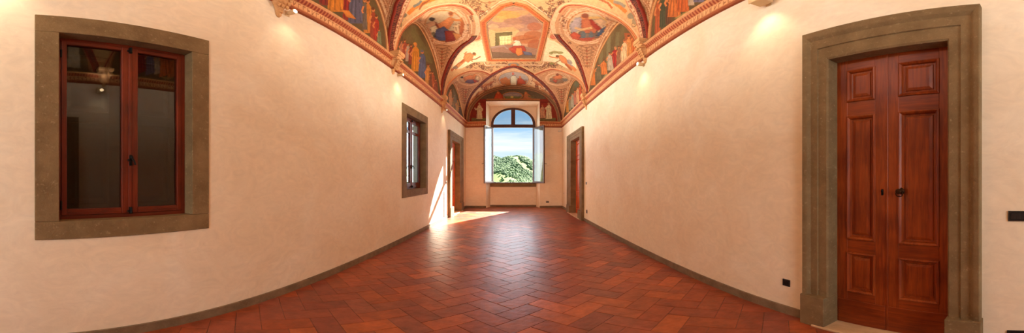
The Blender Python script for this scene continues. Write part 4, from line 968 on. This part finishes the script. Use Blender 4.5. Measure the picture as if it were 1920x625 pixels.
D1['panels'] = [(zat('R', 1717, 565.7, .1), zat('R', 1717, 487, .1)), (zat('R', 1717, 459.7, .1), zat('R', 1717, 208, .1)), (zat('R', 1717, 177.6, .1), zat('R', 1717, 115, .1))]
D1['kick'] = zat('R', 1717, 582.6, .1)
r1, m1, y1 = door('door_1', 'R', D1, .10, '', pick('R', 1662.5, 300, .1)[0], plinth=zat('R', 1540, 557, -.05))
# keyhole plate and ring knob
kx, kz = pick('R', 1653.5, 361, .09); kx -= (D1['ox0']+D1['ox1'])/2
lfs = [c for c in r1.children if c.name.startswith('door_leaf')]
b = MB(); b.box(kx-.009, kx+.009, y1-.006, y1, kz-.028, kz+.028, .003); b.sph((kx, y1-.008, kz+.012), .009); b.cyl((kx, y1-.008, kz-.01), .004, .004, .012, 'Y'); o = b.build('keyhole_plate', 'black_iron', lfs[0], True); o['label'] = 'small black iron keyhole plate'
kx, kz = pick('R', 1687, 359, .08); kx -= (D1['ox0']+D1['ox1'])/2
b = MB(); b.lathe((kx, y1, kz), [(.030, 0), (.032, -.006), (.022, -.010), (.012, -.014), (.010, -.03), (.020, -.036), (.024, -.046), (.018, -.055), (.006, -.058)], 24, 'Y'); b.torus((kx, y1-.03, kz-.022), .026, .0045); o = b.build('door_knob', 'bronze', lfs[1], True); o['label'] = 'dark bronze knob with drop ring'
def far_panels(D, s, px):
    t = D['ozt']; return [(.22, .80), (.95, t-.80), (t-.66, t-.13)]
D2['panels'] = far_panels(D2, 'R', 1079); D3['panels'] = far_panels(D3, 'L', 853)
r2, m2, y2 = door('door_2', 'R', D2, .16, '', far_=True, plinth=.33)
r3, m3, y3 = door('door_3', 'L', D3, .16, '', far_=True, plinth=.38)
for r, m, y in ((r2, m2, y2), (r3, m3, y3)):
    lf = [c for c in r.children if c.name.startswith('door_leaf')]
    b = MB(); b.lathe((m+.06, y, 1.15), [(.02, 0), (.02, -.006), (.008, -.012), (.008, -.03), (.02, -.038), (.016, -.05)], 16, 'Y'); b.build('door_knob', 'bronze', lf[1], True)

# ================================================================= SIDE WINDOWS
def side_window(name, W, dep, gl, glz, mid, glass, transom=None, shutters=True, wm=('mahogany', 'mahogany_rail')):
    s = W['s']; xc = (W['ox0']+W['ox1'])/2; z0 = W['z0']; root = wallobj(s, name, xc, z0); root['kind'] = 'structure'
    X = lambda v: v-xc; Z = lambda v: v-z0
    x0, x1, a0, a1 = X(W['x0']), X(W['x1']), X(W['ox0']), X(W['ox1']); zt, b0, b1 = Z(W['z1']), Z(W['oz0']), Z(W['oz1']); t = -.012
    for nm, bx in (('stone_lintel', (x0, x1, b1, zt)), ('stone_sill', (x0, x1, 0, b0)), ('stone_jamb', (x0, a0, b0+.001, b1-.001)), ('stone_jamb', (a1, x1, b0+.001, b1-.001))):
        b = MB(); b.box(bx[0], bx[1], t, dep+.02, bx[2], bx[3], .005); b.build(nm, 'grey_stone', root)
    y = dep; fw = .035
    b = MB()   # fixed frame
    b.box(a0, a0+fw, y, y+.06, b0, b1, .003); b.box(a1-fw, a1, y, y+.06, b0, b1, .003); b.build('window_frame', wm[0], root)
    b = MB(); b.box(a0+fw, a1-fw, y+.001, y+.059, b0, b0+fw, .003); b.box(a0+fw, a1-fw, y+.001, y+.059, b1-fw, b1, .003); b.build('window_frame', wm[1], root)
    g = [X(v) for v in gl]; gz = [Z(v) for v in glz]
    lo, hi = b0+fw+.002, b1-fw-.002
    for k, (s0, s1, g0, g1) in enumerate(((a0+fw+.002, X(mid)-.002, g[0], g[1]), (X(mid)+.002, a1-fw-.002, g[2], g[3]))):
        sa = empty('sash', (0, 0, 0), 0, root)
        b = MB(); b.box(s0, g0, y-.006, y+.045, lo, hi, .005); b.box(g1, s1, y-.006, y+.045, lo, hi, .005); b.build('stile', wm[0], sa)
        b = MB(); b.box(g0, g1, y-.005, y+.044, lo, gz[0], .005); b.box(g0, g1, y-.005, y+.044, gz[1], hi, .005)
        b.box(g0, g1, y-.009, y+.01, lo+.4*(gz[0]-lo), lo+.5*(gz[0]-lo), .003); b.build('rail', wm[1], sa)
        if transom: b = MB(); b.box(g0, g1, y+.002, y+.04, Z(transom[0]), Z(transom[1]), .004); b.build('glazing_bar', wm[1], sa)
        b = MB(); b.box(g0-.004, g1+.004, y+.018, y+.022, gz[0]-.004, gz[1]+.004); b.build('glass_pane', glass, sa)
    m = X(mid); b = MB(); b.box(m-.014, m+.014, y-.016, y+.01, lo, hi, .006); b.build('cover_strip', wm[0], root)
    # cremone bolt: handle in the middle, keeps at the foot and head
    hz = b0+(b1-b0)*.31
    b = MB(); b.box(m-.012, m+.012, y-.03, y-.014, hz-.05, hz+.05, .004); b.sph((m, y-.04, hz+.025), .014); b.tube([(m, y-.04, hz+.02), (m+.012, y-.06, hz-.01), (m+.02, y-.062, hz-.045)], .008); b.sph((m-.02, y-.03, hz), .012)
    b.build('window_handle', 'black_iron', root, True)
    for zz in (lo+.03, hi-.03): b = MB(); b.box(m-.014, m+.014, y-.026, y-.012, zz-.035, zz+.03, .004); b.cyl((m, y-.032, zz), .009, .007, .05); b.sph((m-.02, y-.02, zz-.01), .010); b.build('bolt_keep', 'black_iron', root, True)
    for zz in (b0+.12, b1-.18):
        b = MB(); b.cyl((a0+fw, y-.008, zz), .007, .007, .07); b.sph((a0+fw, y-.008, zz+.04), .008); b.build('hinge', 'black_iron', root, True)
    if shutters:
        ys = y+.11; half = (a0+a1)/2
        for p0, p1 in ((a0-.01, half-.001), (half+.001, a1+.01)):
            b = MB(); b.box(p0, p0+.09, ys, ys+.03, b0, b1, .002); b.box(p1-.09, p1, ys, ys+.03, b0, b1, .002)
            for q0, q1 in ((b0, b0+.12), (b0+.9, b0+1.0), (b1-.12, b1)): b.box(p0+.09, p1-.09, ys+.001, ys+.029, q0, q1, .002)
            for q0, q1 in ((b0+.12, b0+.9), (b0+1.0, b1-.12)): b.nested(p0+.09, p1-.09, q0, q1, [(0, ys+.002), (.01, ys+.012), (.03, ys+.012), (.06, ys+.004)])
            b.build('inner_shutter', 'shutter_wood', root)
        b = MB(); b.box(a0-.01, a1+.01, ys+.04, ys+.07, b0, b1); b.build('shutter_backing', 'shutter_wood', root)
    return root
o_ = .115
side_window('window_1', W1, .10, [pick('L', v, 200, o_)[0] for v in (124.5, 226.7, 256.5, 330)], [zat('L', 122, 392, o_), zat('L', 126, 85.5, o_)], pick('L', 243, 200, .1)[0], 'dark_glass')
a0, a1 = W2['ox0'], W2['ox1']; wd = a1-a0
side_window('window_2', W2, .13, [a0+.10, a0+.44*wd, a0+.56*wd, a1-.10], [W2['oz0']+.17, W2['oz1']-.12], a0+.5*wd, 'window_glass', (W2['oz1']-.42, W2['oz1']-.35), False)

# ================================================================= FAR ARCHED WINDOW
def window3():
    root = empty('window_3', (WCX, YB+NY, WZ0)); root['kind'] = 'structure'; zs = WZS-WZ0
    def arch(b, R0, R1, y0, y1, a0=0, a1=PI, n=48):
        rings = []
        for i in range(n+1):
            a = a0+(a1-a0)*i/n; c_, s_ = -math.cos(a), math.sin(a)
            rings.append([b.bm.verts.new((R*c_, y, zs+R*s_)) for R, y in ((R0, y0), (R1, y0), (R1, y1), (R0, y1))])
        for u, v in zip(rings, rings[1:]):
            for j in range(4): b.bm.faces.new((u[j], u[(j+1) % 4], v[(j+1) % 4], v[j]))
        b.bm.faces.new(rings[0]); b.bm.faces.new(rings[-1][::-1])
    fw = .095; y0, y1 = -.012, .06
    b = MB(); arch(b, WR-fw, WR+.012, y0, y1); arch(b, WR-fw+.02, WR-fw+.045, y0-.012, y0); b.build('arch_frame', 'brown_window_wood', root)
    for sx in (-1, 1): b = MB(); b.box(*sorted((sx*(WR+.01), sx*(WR-fw+.005))), y0, y1, 0, zs, .004); b.build('frame_post', 'brown_window_wood', root)
    b = MB(); b.box(-WR, WR, y0-.004, y1, zs-.17, zs+.01, .006); b.box(-WR+.02, WR-.02, y0-.02, y0, zs-.13, zs-.10, .004); b.build('transom', 'brown_window_wood', root)
    b = MB(); b.box(-.085, .085, y0-.002, y1, zs, zs+WR-fw+.02, .006); b.box(-.03, .03, y0-.018, y0, zs, zs+WR-fw, .005); b.build('mullion', 'brown_window_wood', root)
    b = MB(); b.box(-WR, WR, y0, y1, 0, .05, .004); b.build('bottom_rail', 'brown_window_wood', root)
    for sx in (-1, 1):
        b = MB(); pts = [(sx*.07, zs)]+[(sx*(WR-fw+.01)*math.cos(a), zs+(WR-fw+.01)*math.sin(a)) for a in np.linspace(0, PI/2-.08, 16)]
        f = [b.bm.verts.new((x, .02, z)) for x, z in pts]; k = [b.bm.verts.new((x, .026, z)) for x, z in pts]
        b.bm.faces.new(f); b.bm.faces.new(k[::-1])
        for i in range(len(f)): b.bm.faces.new((f[i], k[i], k[(i+1) % len(f)], f[(i+1) % len(f)]))
        b.build('fanlight_glass', 'window_glass', root)
    b = MB(); b.box(BX0-WCX+.002, BX1-WCX-.002, -.05, .03, -.18, -.005, .008); b.build('stone_sill', 'grey_stone', root)
    for sx, hx, fx, fy in ((-1, -.805, -1.098, 13.285), (1, .872, 1.278, 13.30)):
        hx_, hy = hx-WCX, -.03; ex_, ey_ = fx-WCX, fy-(YB+NY); L_ = math.hypot(ex_-hx_, ey_-hy); ang = math.atan2(ey_-hy, ex_-hx_)
        cs = empty('casement', (hx_, hy, 0), ang, root); H = zs-.175; z0 = .02
        d = 1 if sx > 0 else -1      # side of the leaf that faces out when shut
        b = MB(); b.box(0, .075, -.022, .022, z0, H, .005); b.box(L_-.075, L_, -.022, .022, z0, H, .005); b.build('stile', 'brown_window_wood', cs)
        b = MB(); b.box(.075, L_-.075, -.021, .021, z0, z0+.09, .005); b.box(.075, L_-.075, -.021, .021, H-.075, H, .005); b.build('rail', 'brown_window_wood', cs)
        b = MB(); b.box(.07, L_-.07, -.003, .003, z0+.085, H-.07); b.build('glass_pane', 'open_glass', cs)
        b = MB(); hz = 1.0; b.box(L_-.05, L_-.025, d*.022-.006, d*.022+.006, hz-.06, hz+.06, .003); b.tube([(L_-.037, d*.03, hz), (L_-.037, d*.065, hz), (L_-.02, d*.075, hz-.01), (L_+.05, d*.075, hz-.02)], .009); b.build('casement_handle', 'black_iron', cs, True)
        for zz in (.3, 1.4, 2.5): b = MB(); b.cyl((-.004, 0, zz), .009, .009, .09); b.build('hinge', 'black_iron', cs, True)
window3()

# ================================================================= CORBELS
def corbel(s, y, w, ztop, zbot, label, first=[None]):
    O, ex, ey, rz = FR[s]; X = (XL(y) if s == 'L' else XR(y)); Xl = (X-O[0])*ex[0]+(y-O[1])*ex[1]
    c = wallobj(s, 'corbel', Xl, zbot); h = ztop-zbot; p = w*.62
    tag(c, label, 'corbel', 'carved corbels carrying the vault')
    b = MB(); b.box(-w*.5, w*.5, -p, -.001, h*.83, h, .012); b.box(-w*.44, w*.44, -p*.9, -.001, h*.76, h*.84, .008); b.box(-w*.47, w*.47, -p*.95, -.001, h*.9, h*.96, .004); b.build('abacus', 'corbel_stone', c)
    b = MB(); rows = []
    prof = [(0, .05, .05), (.06, .12, .14), (.16, .14, .20), (.24, .20, .30), (.36, .30, .46), (.5, .34, .60), (.62, .37, .74), (.77, .42, .86)]
    for zf, hw, pf in prof:
        ring = []
        for k in range(17):
            a = PI*k/16; fl = 1+.10*abs(math.sin(a*5)); ring.append(b.bm.verts.new((-w*hw*math.cos(a)*fl, -p*pf*math.sin(a)*fl-.001, h*zf)))
        rows.append(ring)
    for u, v in zip(rows, rows[1:]):
        for k in range(16): b.bm.faces.new((u[k], u[k+1], v[k+1], v[k]))
    b.bm.faces.new(rows[0]); b.bm.faces.new(rows[-1]); b.build('bell', 'corbel_stone', c, True)
    for sx in (-1, 1):
        b = MB(); pts = []
        for i in range(22):
            t = i/21; a = t*4.2*PI*.62; r = w*.15*(1-.75*t); pts.append((sx*(w*.34+r*math.cos(a)), -p*.72, h*.64+r*math.sin(a)))
        b.tube(pts, [w*.045*(1-.5*i/21) for i in range(22)]); b.sph((sx*w*.34, -p*.72, h*.64), w*.05); b.cyl((sx*w*.34, -p*.4, h*.64), w*.11, w*.11, p*.6, 'Y'); b.build('volute', 'corbel_stone', c, True)
    for k in range(3):   # acanthus leaves curling out of the bell
        b = MB(); x = (-.2, 0, .2)[k]*w
        for t in range(5):
            f = t/4; b.sph((x*(1+f*.3), -p*(.34+.42*f), h*(.26+.34*f)), w*.10*(1-.25*f), (.8, .55, 1.3))
        b.sph((x*1.35, -p*.84, h*.60), w*.07); b.build('acanthus_leaf', 'corbel_stone', c, True)
    b = MB(); b.sph((0, -p*.10, h*.04), w*.075, (1, 1, 1.1)); b.torus((0, -p*.1, h*.11), w*.075, w*.035, 'Z'); b.build('pendant', 'corbel_stone', c, True)
    return c
for a in (('L', 2.60, .32, 4.56, 3.86, 'large carved stone corbel at the top left, beside the glowing spotlight'),
          ('L', 5.64, .30, 4.55, 3.99, 'carved stone corbel on the left wall above the left far window, between two lunettes'),
          ('L', 9.41, .26, 4.55, 3.90, 'small carved stone corbel on the left wall nearest the arched window'),
          ('R', 2.30, .34, 4.56, 4.05, 'carved stone corbel on the right wall nearest the viewer, above the square spotlight'),
          ('R', 4.97, .28, 4.55, 4.00, 'carved stone corbel on the right wall with a round spotlight under it'),
          ('R', 9.14, .26, 4.55, 3.96, 'small carved stone corbel on the right wall nearest the arched window')): corbel(*a)

# ================================================================= SPOTLIGHTS, PLATES
def lamp(name, typ, parent, loc, energy, col, **k):
    l = bpy.data.lights.new(name, typ); l.energy = energy; l.color = col
    for a, v in k.items(): setattr(l, a, v)
    o = bpy.data.objects.new(name, l); o.location = loc; link(o, parent); return o
def aim(o, d): o.rotation_euler = Vector(d).to_track_quat('-Z', 'Y').to_euler()
WARM = (1.0, .80, .52)
def spot(s, px, py, w, label, down=28, up=150, sq=False, pos=None):
    X, Z = pos if pos else pick(s, px, py, -.09)
    f = wallobj(s, 'spotlight', X, Z); tag(f, label, 'spotlight', 'spotlights under the cornice'); h = w*.55
    b = MB()
    if sq:
        b.box(-w/2, w/2, -.16, -.03, -h*.45, h*.9, .008); b.box(-w/2-.008, w/2+.008, -.168, -.155, -h*.5, h*.95, .004); b.build('housing', 'cream_metal', f)
        b = MB(); b.cyl((-w*.05, -.172, h*.3), w*.24, w*.24, .012, 'Y', 28); b.sph((-w*.05, -.176, h*.3), w*.22, (1, .3, 1)); b.build('lens', 'lamp_glass', f, True)
    else:
        b.lathe((0, -.075, 0), [(w*.36, .05), (w*.42, .02), (w*.44, -.03), (w*.40, -.035)], 24, 'Y'); b.build('housing', 'cream_metal', f, True)
        b = MB(); b.sph((0, -.105, 0), w*.36, (1, .5, 1)); b.build('lens', 'lamp_glass', f, True)
    b = MB(); b.box(-.02, .02, -.05, 0, -.02, .02, .004); b.box(-.035, .035, -.008, 0, -.05, .05, .003); b.build('bracket', 'cream_metal', f)
    if down:
        o = lamp('downlight', 'SPOT', f, (0, -.24, -.06), down, WARM, spot_size=math.radians(95), spot_blend=1.0, shadow_soft_size=.05); aim(o, (.0, .30, -1))
    if up:
        o = lamp('uplight', 'SPOT', f, (0, -.26, .08), up, (1, .96, .86), spot_size=math.radians(126), spot_blend=.6, shadow_soft_size=.10); aim(o, (0, -.45, 1) if sq else (0, -1, .62))
    return f
UP = 170
spot('L', 551, 22, .09, 'small bright round spotlight on the left wall tucked beside the large corbel', 5, UP*.9)
spot('R', 1428, 1, .17, 'square cream spotlight high on the right wall at the top edge of the photo', 12, UP*.7, True)
spot('R', 1197.5, 120, .10, 'small bright round spotlight on the right wall under a corbel', 9, UP*1.6)
spot('L', 0, 0, .10, 'round spotlight above the near side window, left of the photo edge', 16, UP*.7, pos=(.02, 3.75))
spot('R', 0, 0, .10, 'round spotlight past the near door, right of the photo edge', 24, UP*.8, pos=(1.0, 3.95))
spot('L', 0, 0, .08, 'round spotlight hidden behind the carved corbel in the middle of the left wall', 10, UP*1.8, pos=(5.90, 4.06))
spot('L', 0, 0, .07, 'added round spotlight hidden behind the small far corbel on the left wall', 8, UP*1.9, pos=(9.62, 4.06))  # added out of sight to brighten the far end

def plate(s, px, py, w, h, kind, mat, label, cat, name, off=0):
    X, Z = pick(s, px, py); p = wallobj(s, name, X, Z); tag(p, label, cat, 'plates on the plaster walls')
    b = MB(); b.nested(-w/2, w/2, -h/2, h/2, [(0, 0), (0, -.008), (.003, -.010), (.012, -.010), (.014, -.006)]); b.build('cover_plate', mat, p)
    b = MB()
    if kind == 'socket':
        iw, ih = min(w, h)*.5, min(w, h)*.5; b.box(-iw/2-.006, iw/2+.006, -.0085, -.004, -ih/2-.006, ih/2+.006, .001); b.build('socket_insert', mat, p)
        b = MB(); b.torus((0, -.009, 0), iw*.42, .0018, 'Y')
        for dx in (-.011, 0, .011): b.cyl((dx, -.009, 0), .0028, .0028, .003, 'Y', 10)
        b.build('socket_contacts', 'black_iron', p)
    else:
        n = 3; iw = (w-.034)/n
        for k in range(n):
            b = MB(); x = -w/2+.017+iw*k; b.box(x+.001, x+iw-.001, -.011, -.004, -h/2+.017, h/2-.017, .002); b.build('rocker', mat, p)
    return p
plate('R', 1475, 530.5, .082, .082, 'socket', 'black_plastic', 'square black wall socket low on the right wall left of the near double door', 'socket', 'wall_socket')
plate('R', 1909, 405.5, .125, .082, 'switch', 'black_plastic', 'black light switch plate at the right edge beside the near double door', 'switch', 'light_switch')
plate('R', 1907, 627, .125, .082, 'socket', 'black_plastic', 'black socket plate low at the bottom right corner, mostly cut off', 'socket', 'wall_socket')
plate('R', 1099.5, 344, .12, .08, 'switch', 'grey_plastic', 'small grey light switch on the right wall just past the far door', 'switch', 'light_switch')
plate('R', 1100.5, 397, .10, .12, 'socket', 'black_plastic', 'small dark socket low on the right wall under the grey switch', 'socket', 'wall_socket')
plate('R', 1057.8, 363, .10, .10, 'socket', 'white_plastic', 'pale plate on the right wall between the far door and the corner', 'socket', 'wall_socket')
plate('B', 1026.5, 379, .12, .09, 'socket', 'grey_plastic', 'small dark socket low on the far wall right of the arched window', 'socket', 'wall_socket')
plate('L', 836.5, 343.5, .12, .10, 'switch', 'grey_plastic', 'small grey light switch on the left wall before the far left door', 'switch', 'light_switch')
# corner sensor
X, Z = pick('R', 1054.6, 245); cm = wallobj('R', 'security_camera', X, Z-.02); tag(cm, 'small white camera under the cornice in the far right corner', 'camera')
b = MB(); b.box(-.03, .03, -.03, 0, .03, .12, .006); b.tube([(0, -.02, .06), (0, -.07, .04), (0, -.09, .01)], .014); b.build('bracket', 'white_plastic', cm)
b = MB(); b.box(-.05, .05, -.17, -.04, -.05, .03, .02); b.build('camera_body', 'white_plastic', cm)
b = MB(); b.cyl((0, -.172, -.01), .022, .022, .012, 'Y'); b.build('lens', 'black_plastic', cm, True)
# surface conduit dropping to the floor beside the far left door
X, Z = pick('L', 832.3, 360); cd = wallobj('L', 'cable_conduit', X, 0); b = MB(); b.box(-.022, .022, -.02, 0, .0, 1.05, .004); b.build('conduit_channel', 'white_plastic', cd); tag(cd, 'thin pale cable conduit rising from the floor left of the far left door', 'conduit')

# ================================================================= OUTSIDE
def hills():
    def H(x, y):
        r = np.hypot(x, y); z = -26-6*np.sin(x/60)*np.cos(y/80)+0*r
        def bump(cx, cy, h, sx, sy, rot=0):
            c_, s_ = math.cos(rot), math.sin(rot); u = (x-cx)*c_+(y-cy)*s_; v = -(x-cx)*s_+(y-cy)*c_; return h*np.exp(-(u/sx)**2-(v/sy)**2)
        z = z + bump(2, 620, 62, 66, 150, -.10) + bump(60, 600, 10, 50, 140, -.35) + bump(-62, 900, 90, 80, 160) + bump(150, 820, 30, 130, 200) + bump(-46, 330, 10, 40, 60)
        z = z + bump(-420, 700, 96, 220, 200) + bump(-700, 500, 84, 240, 240) + bump(-560, 250, 60, 160, 140) + bump(420, 700, 60, 200, 200) + bump(-300, 480, 40, 120, 110)
        z = z + 2.2*np.sin(x/17+y/31)+1.4*np.sin(x/9-y/23)+ (r > 1200)*0
        n = smoothstep(20, 90, r); return z*n+(-9)*(1-n)
    az = np.linspace(-1.62, 1.4, 820); rr = 26*np.exp(np.linspace(0, math.log(1500/26), 300)); A, Rr = np.meshgrid(az, rr, indexing='ij'); X, Y = Rr*np.sin(A), Rr*np.cos(A)+12; Z = H(X, Y)
    C = np.zeros(X.shape+(3,)); grass, grass2, forest = lin((92, 114, 62)), lin((108, 126, 68)), lin((80, 102, 60))
    f = np.sin(X/34+np.sin(Y/41)*1.7)+np.sin(Y/47+X/90)*.9+.5*np.sin(X/13-Y/21); m = smoothstep(-.5, .1, f)[..., None]
    C[:] = grass; C = C*(1-m)+forest*m
    def hp(px, py):
        dx, dy, dz = ray(px, py); t = np.arange(40, 1400, 1.5); k = int(np.argmax(CZ+dz*t <= H(dx*t, dy*t))); k = k or len(t)-1; return (dx*t[k], dy*t[k])
    cv = Canvas(np.stack([X.ravel(), Y.ravel()], 1), hp, C.reshape(-1, 3).copy())
    cv.poly([(922, 291), (950, 292), (960, 297), (942, 304), (922, 309)], (88, 110, 72), .8); cv.poly([(972, 297), (985, 298), (1003, 303), (1003, 320), (985, 309)], (92, 120, 66), .8)
    cv.poly([(922, 311), (945, 303), (962, 299), (975, 306), (1003, 328), (1003, 333), (960, 330), (922, 324)], (100, 128, 66), .7)
    cv.st([(965, 294.5), (973, 302), (984, 312), (1003, 325)], 3.4, (132, 146, 76), .95); cv.st([(965, 294.5), (952, 300), (938, 306), (922, 311)], 2.0, (126, 140, 72), .9)
    cv.poly([(922, 325), (940, 327), (958, 332), (972, 339), (950, 344), (922, 342)], (106, 128, 64), .95)
    C = cv.C.reshape(C.shape); PAT = {'crest': [hp(a, b_) for a, b_ in ((965, 294.5), (973, 302), (984, 312), (1003, 325))], 'mead': [hp(a, b_) for a, b_ in ((922, 325), (940, 327), (958, 332), (972, 339), (950, 344), (922, 342))]}
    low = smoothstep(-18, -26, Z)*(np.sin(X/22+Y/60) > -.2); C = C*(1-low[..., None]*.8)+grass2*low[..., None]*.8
    far_ = smoothstep(300, 1400, Rr)[..., None]*.35; C = C*(1-far_)+lin((120, 146, 150))*far_  # aerial haze painted into the ground colour with distance
    n, k = X.shape; idx = np.arange(n*k).reshape(n, k); Q = np.stack([idx[:-1, :-1].ravel(), idx[1:, :-1].ravel(), idx[1:, 1:].ravel(), idx[:-1, 1:].ravel()], 1)
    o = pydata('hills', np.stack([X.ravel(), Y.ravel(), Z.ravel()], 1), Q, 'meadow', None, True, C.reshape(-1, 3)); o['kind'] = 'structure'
    # woods: far more trees than anyone could count
    ico = bmesh.new(); bmesh.ops.create_icosphere(ico, subdivisions=1, radius=1); iv = np.array([v.co[:] for v in ico.verts]); iq = np.array([[v.index for v in f.verts] for f in ico.faces]); ico.free()
    r = np.random.default_rng(5); V, Q, Cc = [], [], []; cnt = 0
    for _ in range(40000):
        a = r.uniform(-.11, .11) if r.random() < .72 else r.uniform(-1.4, -.2); q = 110*math.exp(r.uniform(0, math.log(900/110))); x, y = q*math.sin(a), q*math.cos(a)+12
        fv = math.sin(x/34+math.sin(y/41)*1.7)+math.sin(y/47+x/90)*.9+.5*math.sin(x/13-y/21)
        cr = inside(np.array([[x, y]]), PAT['mead'])[0] and r.random() < .93
        for (ax, ay), (bx, by) in zip(PAT['crest'], PAT['crest'][1:]):
            tt = max(0, min(1, ((x-ax)*(bx-ax)+(y-ay)*(by-ay))/((bx-ax)**2+(by-ay)**2+1e-9))); cr = cr or math.hypot(x-ax-tt*(bx-ax), (y-ay-tt*(by-ay))*.3) < 5
        if cr or (fv < -.15 and r.random() < .35): continue
        z = float(H(np.array(x), np.array(y)))
        if z < -22 and math.sin(x/22+y/60) > -.2 and r.random() < .75: continue
        sc = r.uniform(.9, 1.9)*(1 if q > 250 else .6); g = .85+.3*r.random()
        vv = iv*np.array([sc, sc, sc*r.uniform(.9, 1.5)])*(1+r.uniform(-.22, .22, (len(iv), 1)))+np.array([x, y, z+sc*.6]); V.append(vv); Q.append(iq+cnt); cnt += len(iv)
        hz = min(.35, q/2600); c = lin((96, 118, 68))*g if r.random() < .7 else lin((106, 126, 72))*g; Cc.append(np.tile(c*(1-hz)+lin((120, 146, 150))*hz, (len(iv), 1)))  # same distance haze mixed into each tree's colour
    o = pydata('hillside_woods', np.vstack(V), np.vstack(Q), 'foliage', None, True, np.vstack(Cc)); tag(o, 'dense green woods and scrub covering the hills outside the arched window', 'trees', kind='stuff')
hills()

# ================================================================= WORLD, LIGHT, CAMERA
def world():
    w = bpy.data.worlds.new('sky'); bpy.context.scene.world = w; w.use_nodes = True; nt = w.node_tree; l = nt.links; bg = nt.nodes['Background']
    tc = N(nt, 'ShaderNodeTexCoord'); sp = N(nt, 'ShaderNodeSeparateXYZ'); l.new(tc.outputs['Generated'], sp.inputs[0])
    cr = N(nt, 'ShaderNodeValToRGB'); e = cr.color_ramp.elements; e[0].position = .0; e[0].color = L4((196, 216, 226)); e[1].position = .45; e[1].color = L4((84, 140, 198))
    x = e.new(.10); x.color = L4((186, 214, 234)); x = e.new(.22); x.color = L4((136, 184, 224))
    l.new(sp.outputs[2], cr.inputs[0])
    mp = N(nt, 'ShaderNodeMapping'); mp.inputs['Scale'].default_value = (1.6, 1.6, 11); l.new(tc.outputs['Generated'], mp.inputs[0])
    n1 = N(nt, 'ShaderNodeTexNoise', Scale=1.5, Detail=8, Roughness=.6, Distortion=.3); l.new(mp.outputs[0], n1.inputs['Vector'])
    r2 = N(nt, 'ShaderNodeValToRGB'); r2.color_ramp.elements[0].position = .44; r2.color_ramp.elements[1].position = .66; l.new(n1.outputs[0], r2.inputs[0])
    mx = N(nt, 'ShaderNodeMix', data_type='RGBA'); mx.inputs[7].default_value = L4((238, 242, 244)); l.new(r2.outputs[0], mx.inputs[0]); l.new(cr.outputs[0], mx.inputs[6]); l.new(mx.outputs[2], bg.inputs[0]); bg.inputs[1].default_value = 1.0
world()
sun = lamp('sun', 'SUN', None, (6, 26, 14), 46.0, (1, .93, .80), angle=math.radians(.6)); aim(sun, (-.46, -.98, -.66))
# daylight entering through the arched window opening
o = lamp('daylight_helper', 'AREA', None, (WCX, YB+NY+.36, 3.2), 1, (1, 1, 1), shape='RECTANGLE', size=1.9, size_y=4.2); aim(o, (0, -1, 0)); o.data.cycles.is_portal = True
o = lamp('daylight_helper', 'AREA', None, (WCX, YB+NY+.38, 3.1), 75, (.90, .96, 1), shape='RECTANGLE', size=1.7, size_y=3.9); aim(o, (0, -1, -.1))
o = lamp('daylight_helper', 'AREA', None, (-.1, YF-.28, 2.4), 118, (.88, .97, 1), shape='RECTANGLE', size=1.9, size_y=3.0); aim(o, (0, 1, -.05))  # added fill lamp behind the viewer, in the made-up rear opening

cam = bpy.data.cameras.new('camera'); co = bpy.data.objects.new('camera', cam); COL.objects.link(co); bpy.context.scene.camera = co
co.location = (0, 0, CZ); co.rotation_euler = (PI/2, 0, 0)
cam.type = 'PANO'; cam.panorama_type = 'EQUIRECTANGULAR'
cam.longitude_min = -(PX0/F); cam.longitude_max = (1920-PX0)/F; cam.latitude_max = PY0/FY; cam.latitude_min = -(625-PY0)/FY
cam.clip_end = 5000; cam.clip_start = .01
sc = bpy.context.scene; sc.view_settings.view_transform = 'Standard'; sc.view_settings.look = 'None'; sc.view_settings.gamma = 1; sc.view_settings.use_curve_mapping = False; sc.view_settings.exposure = 0.36
try: sc.cycles.max_bounces = 10; sc.cycles.diffuse_bounces = 6; sc.cycles.transparent_max_bounces = 16; sc.cycles.sample_clamp_indirect = 8; sc.cycles.use_denoising = True
except Exception: pass
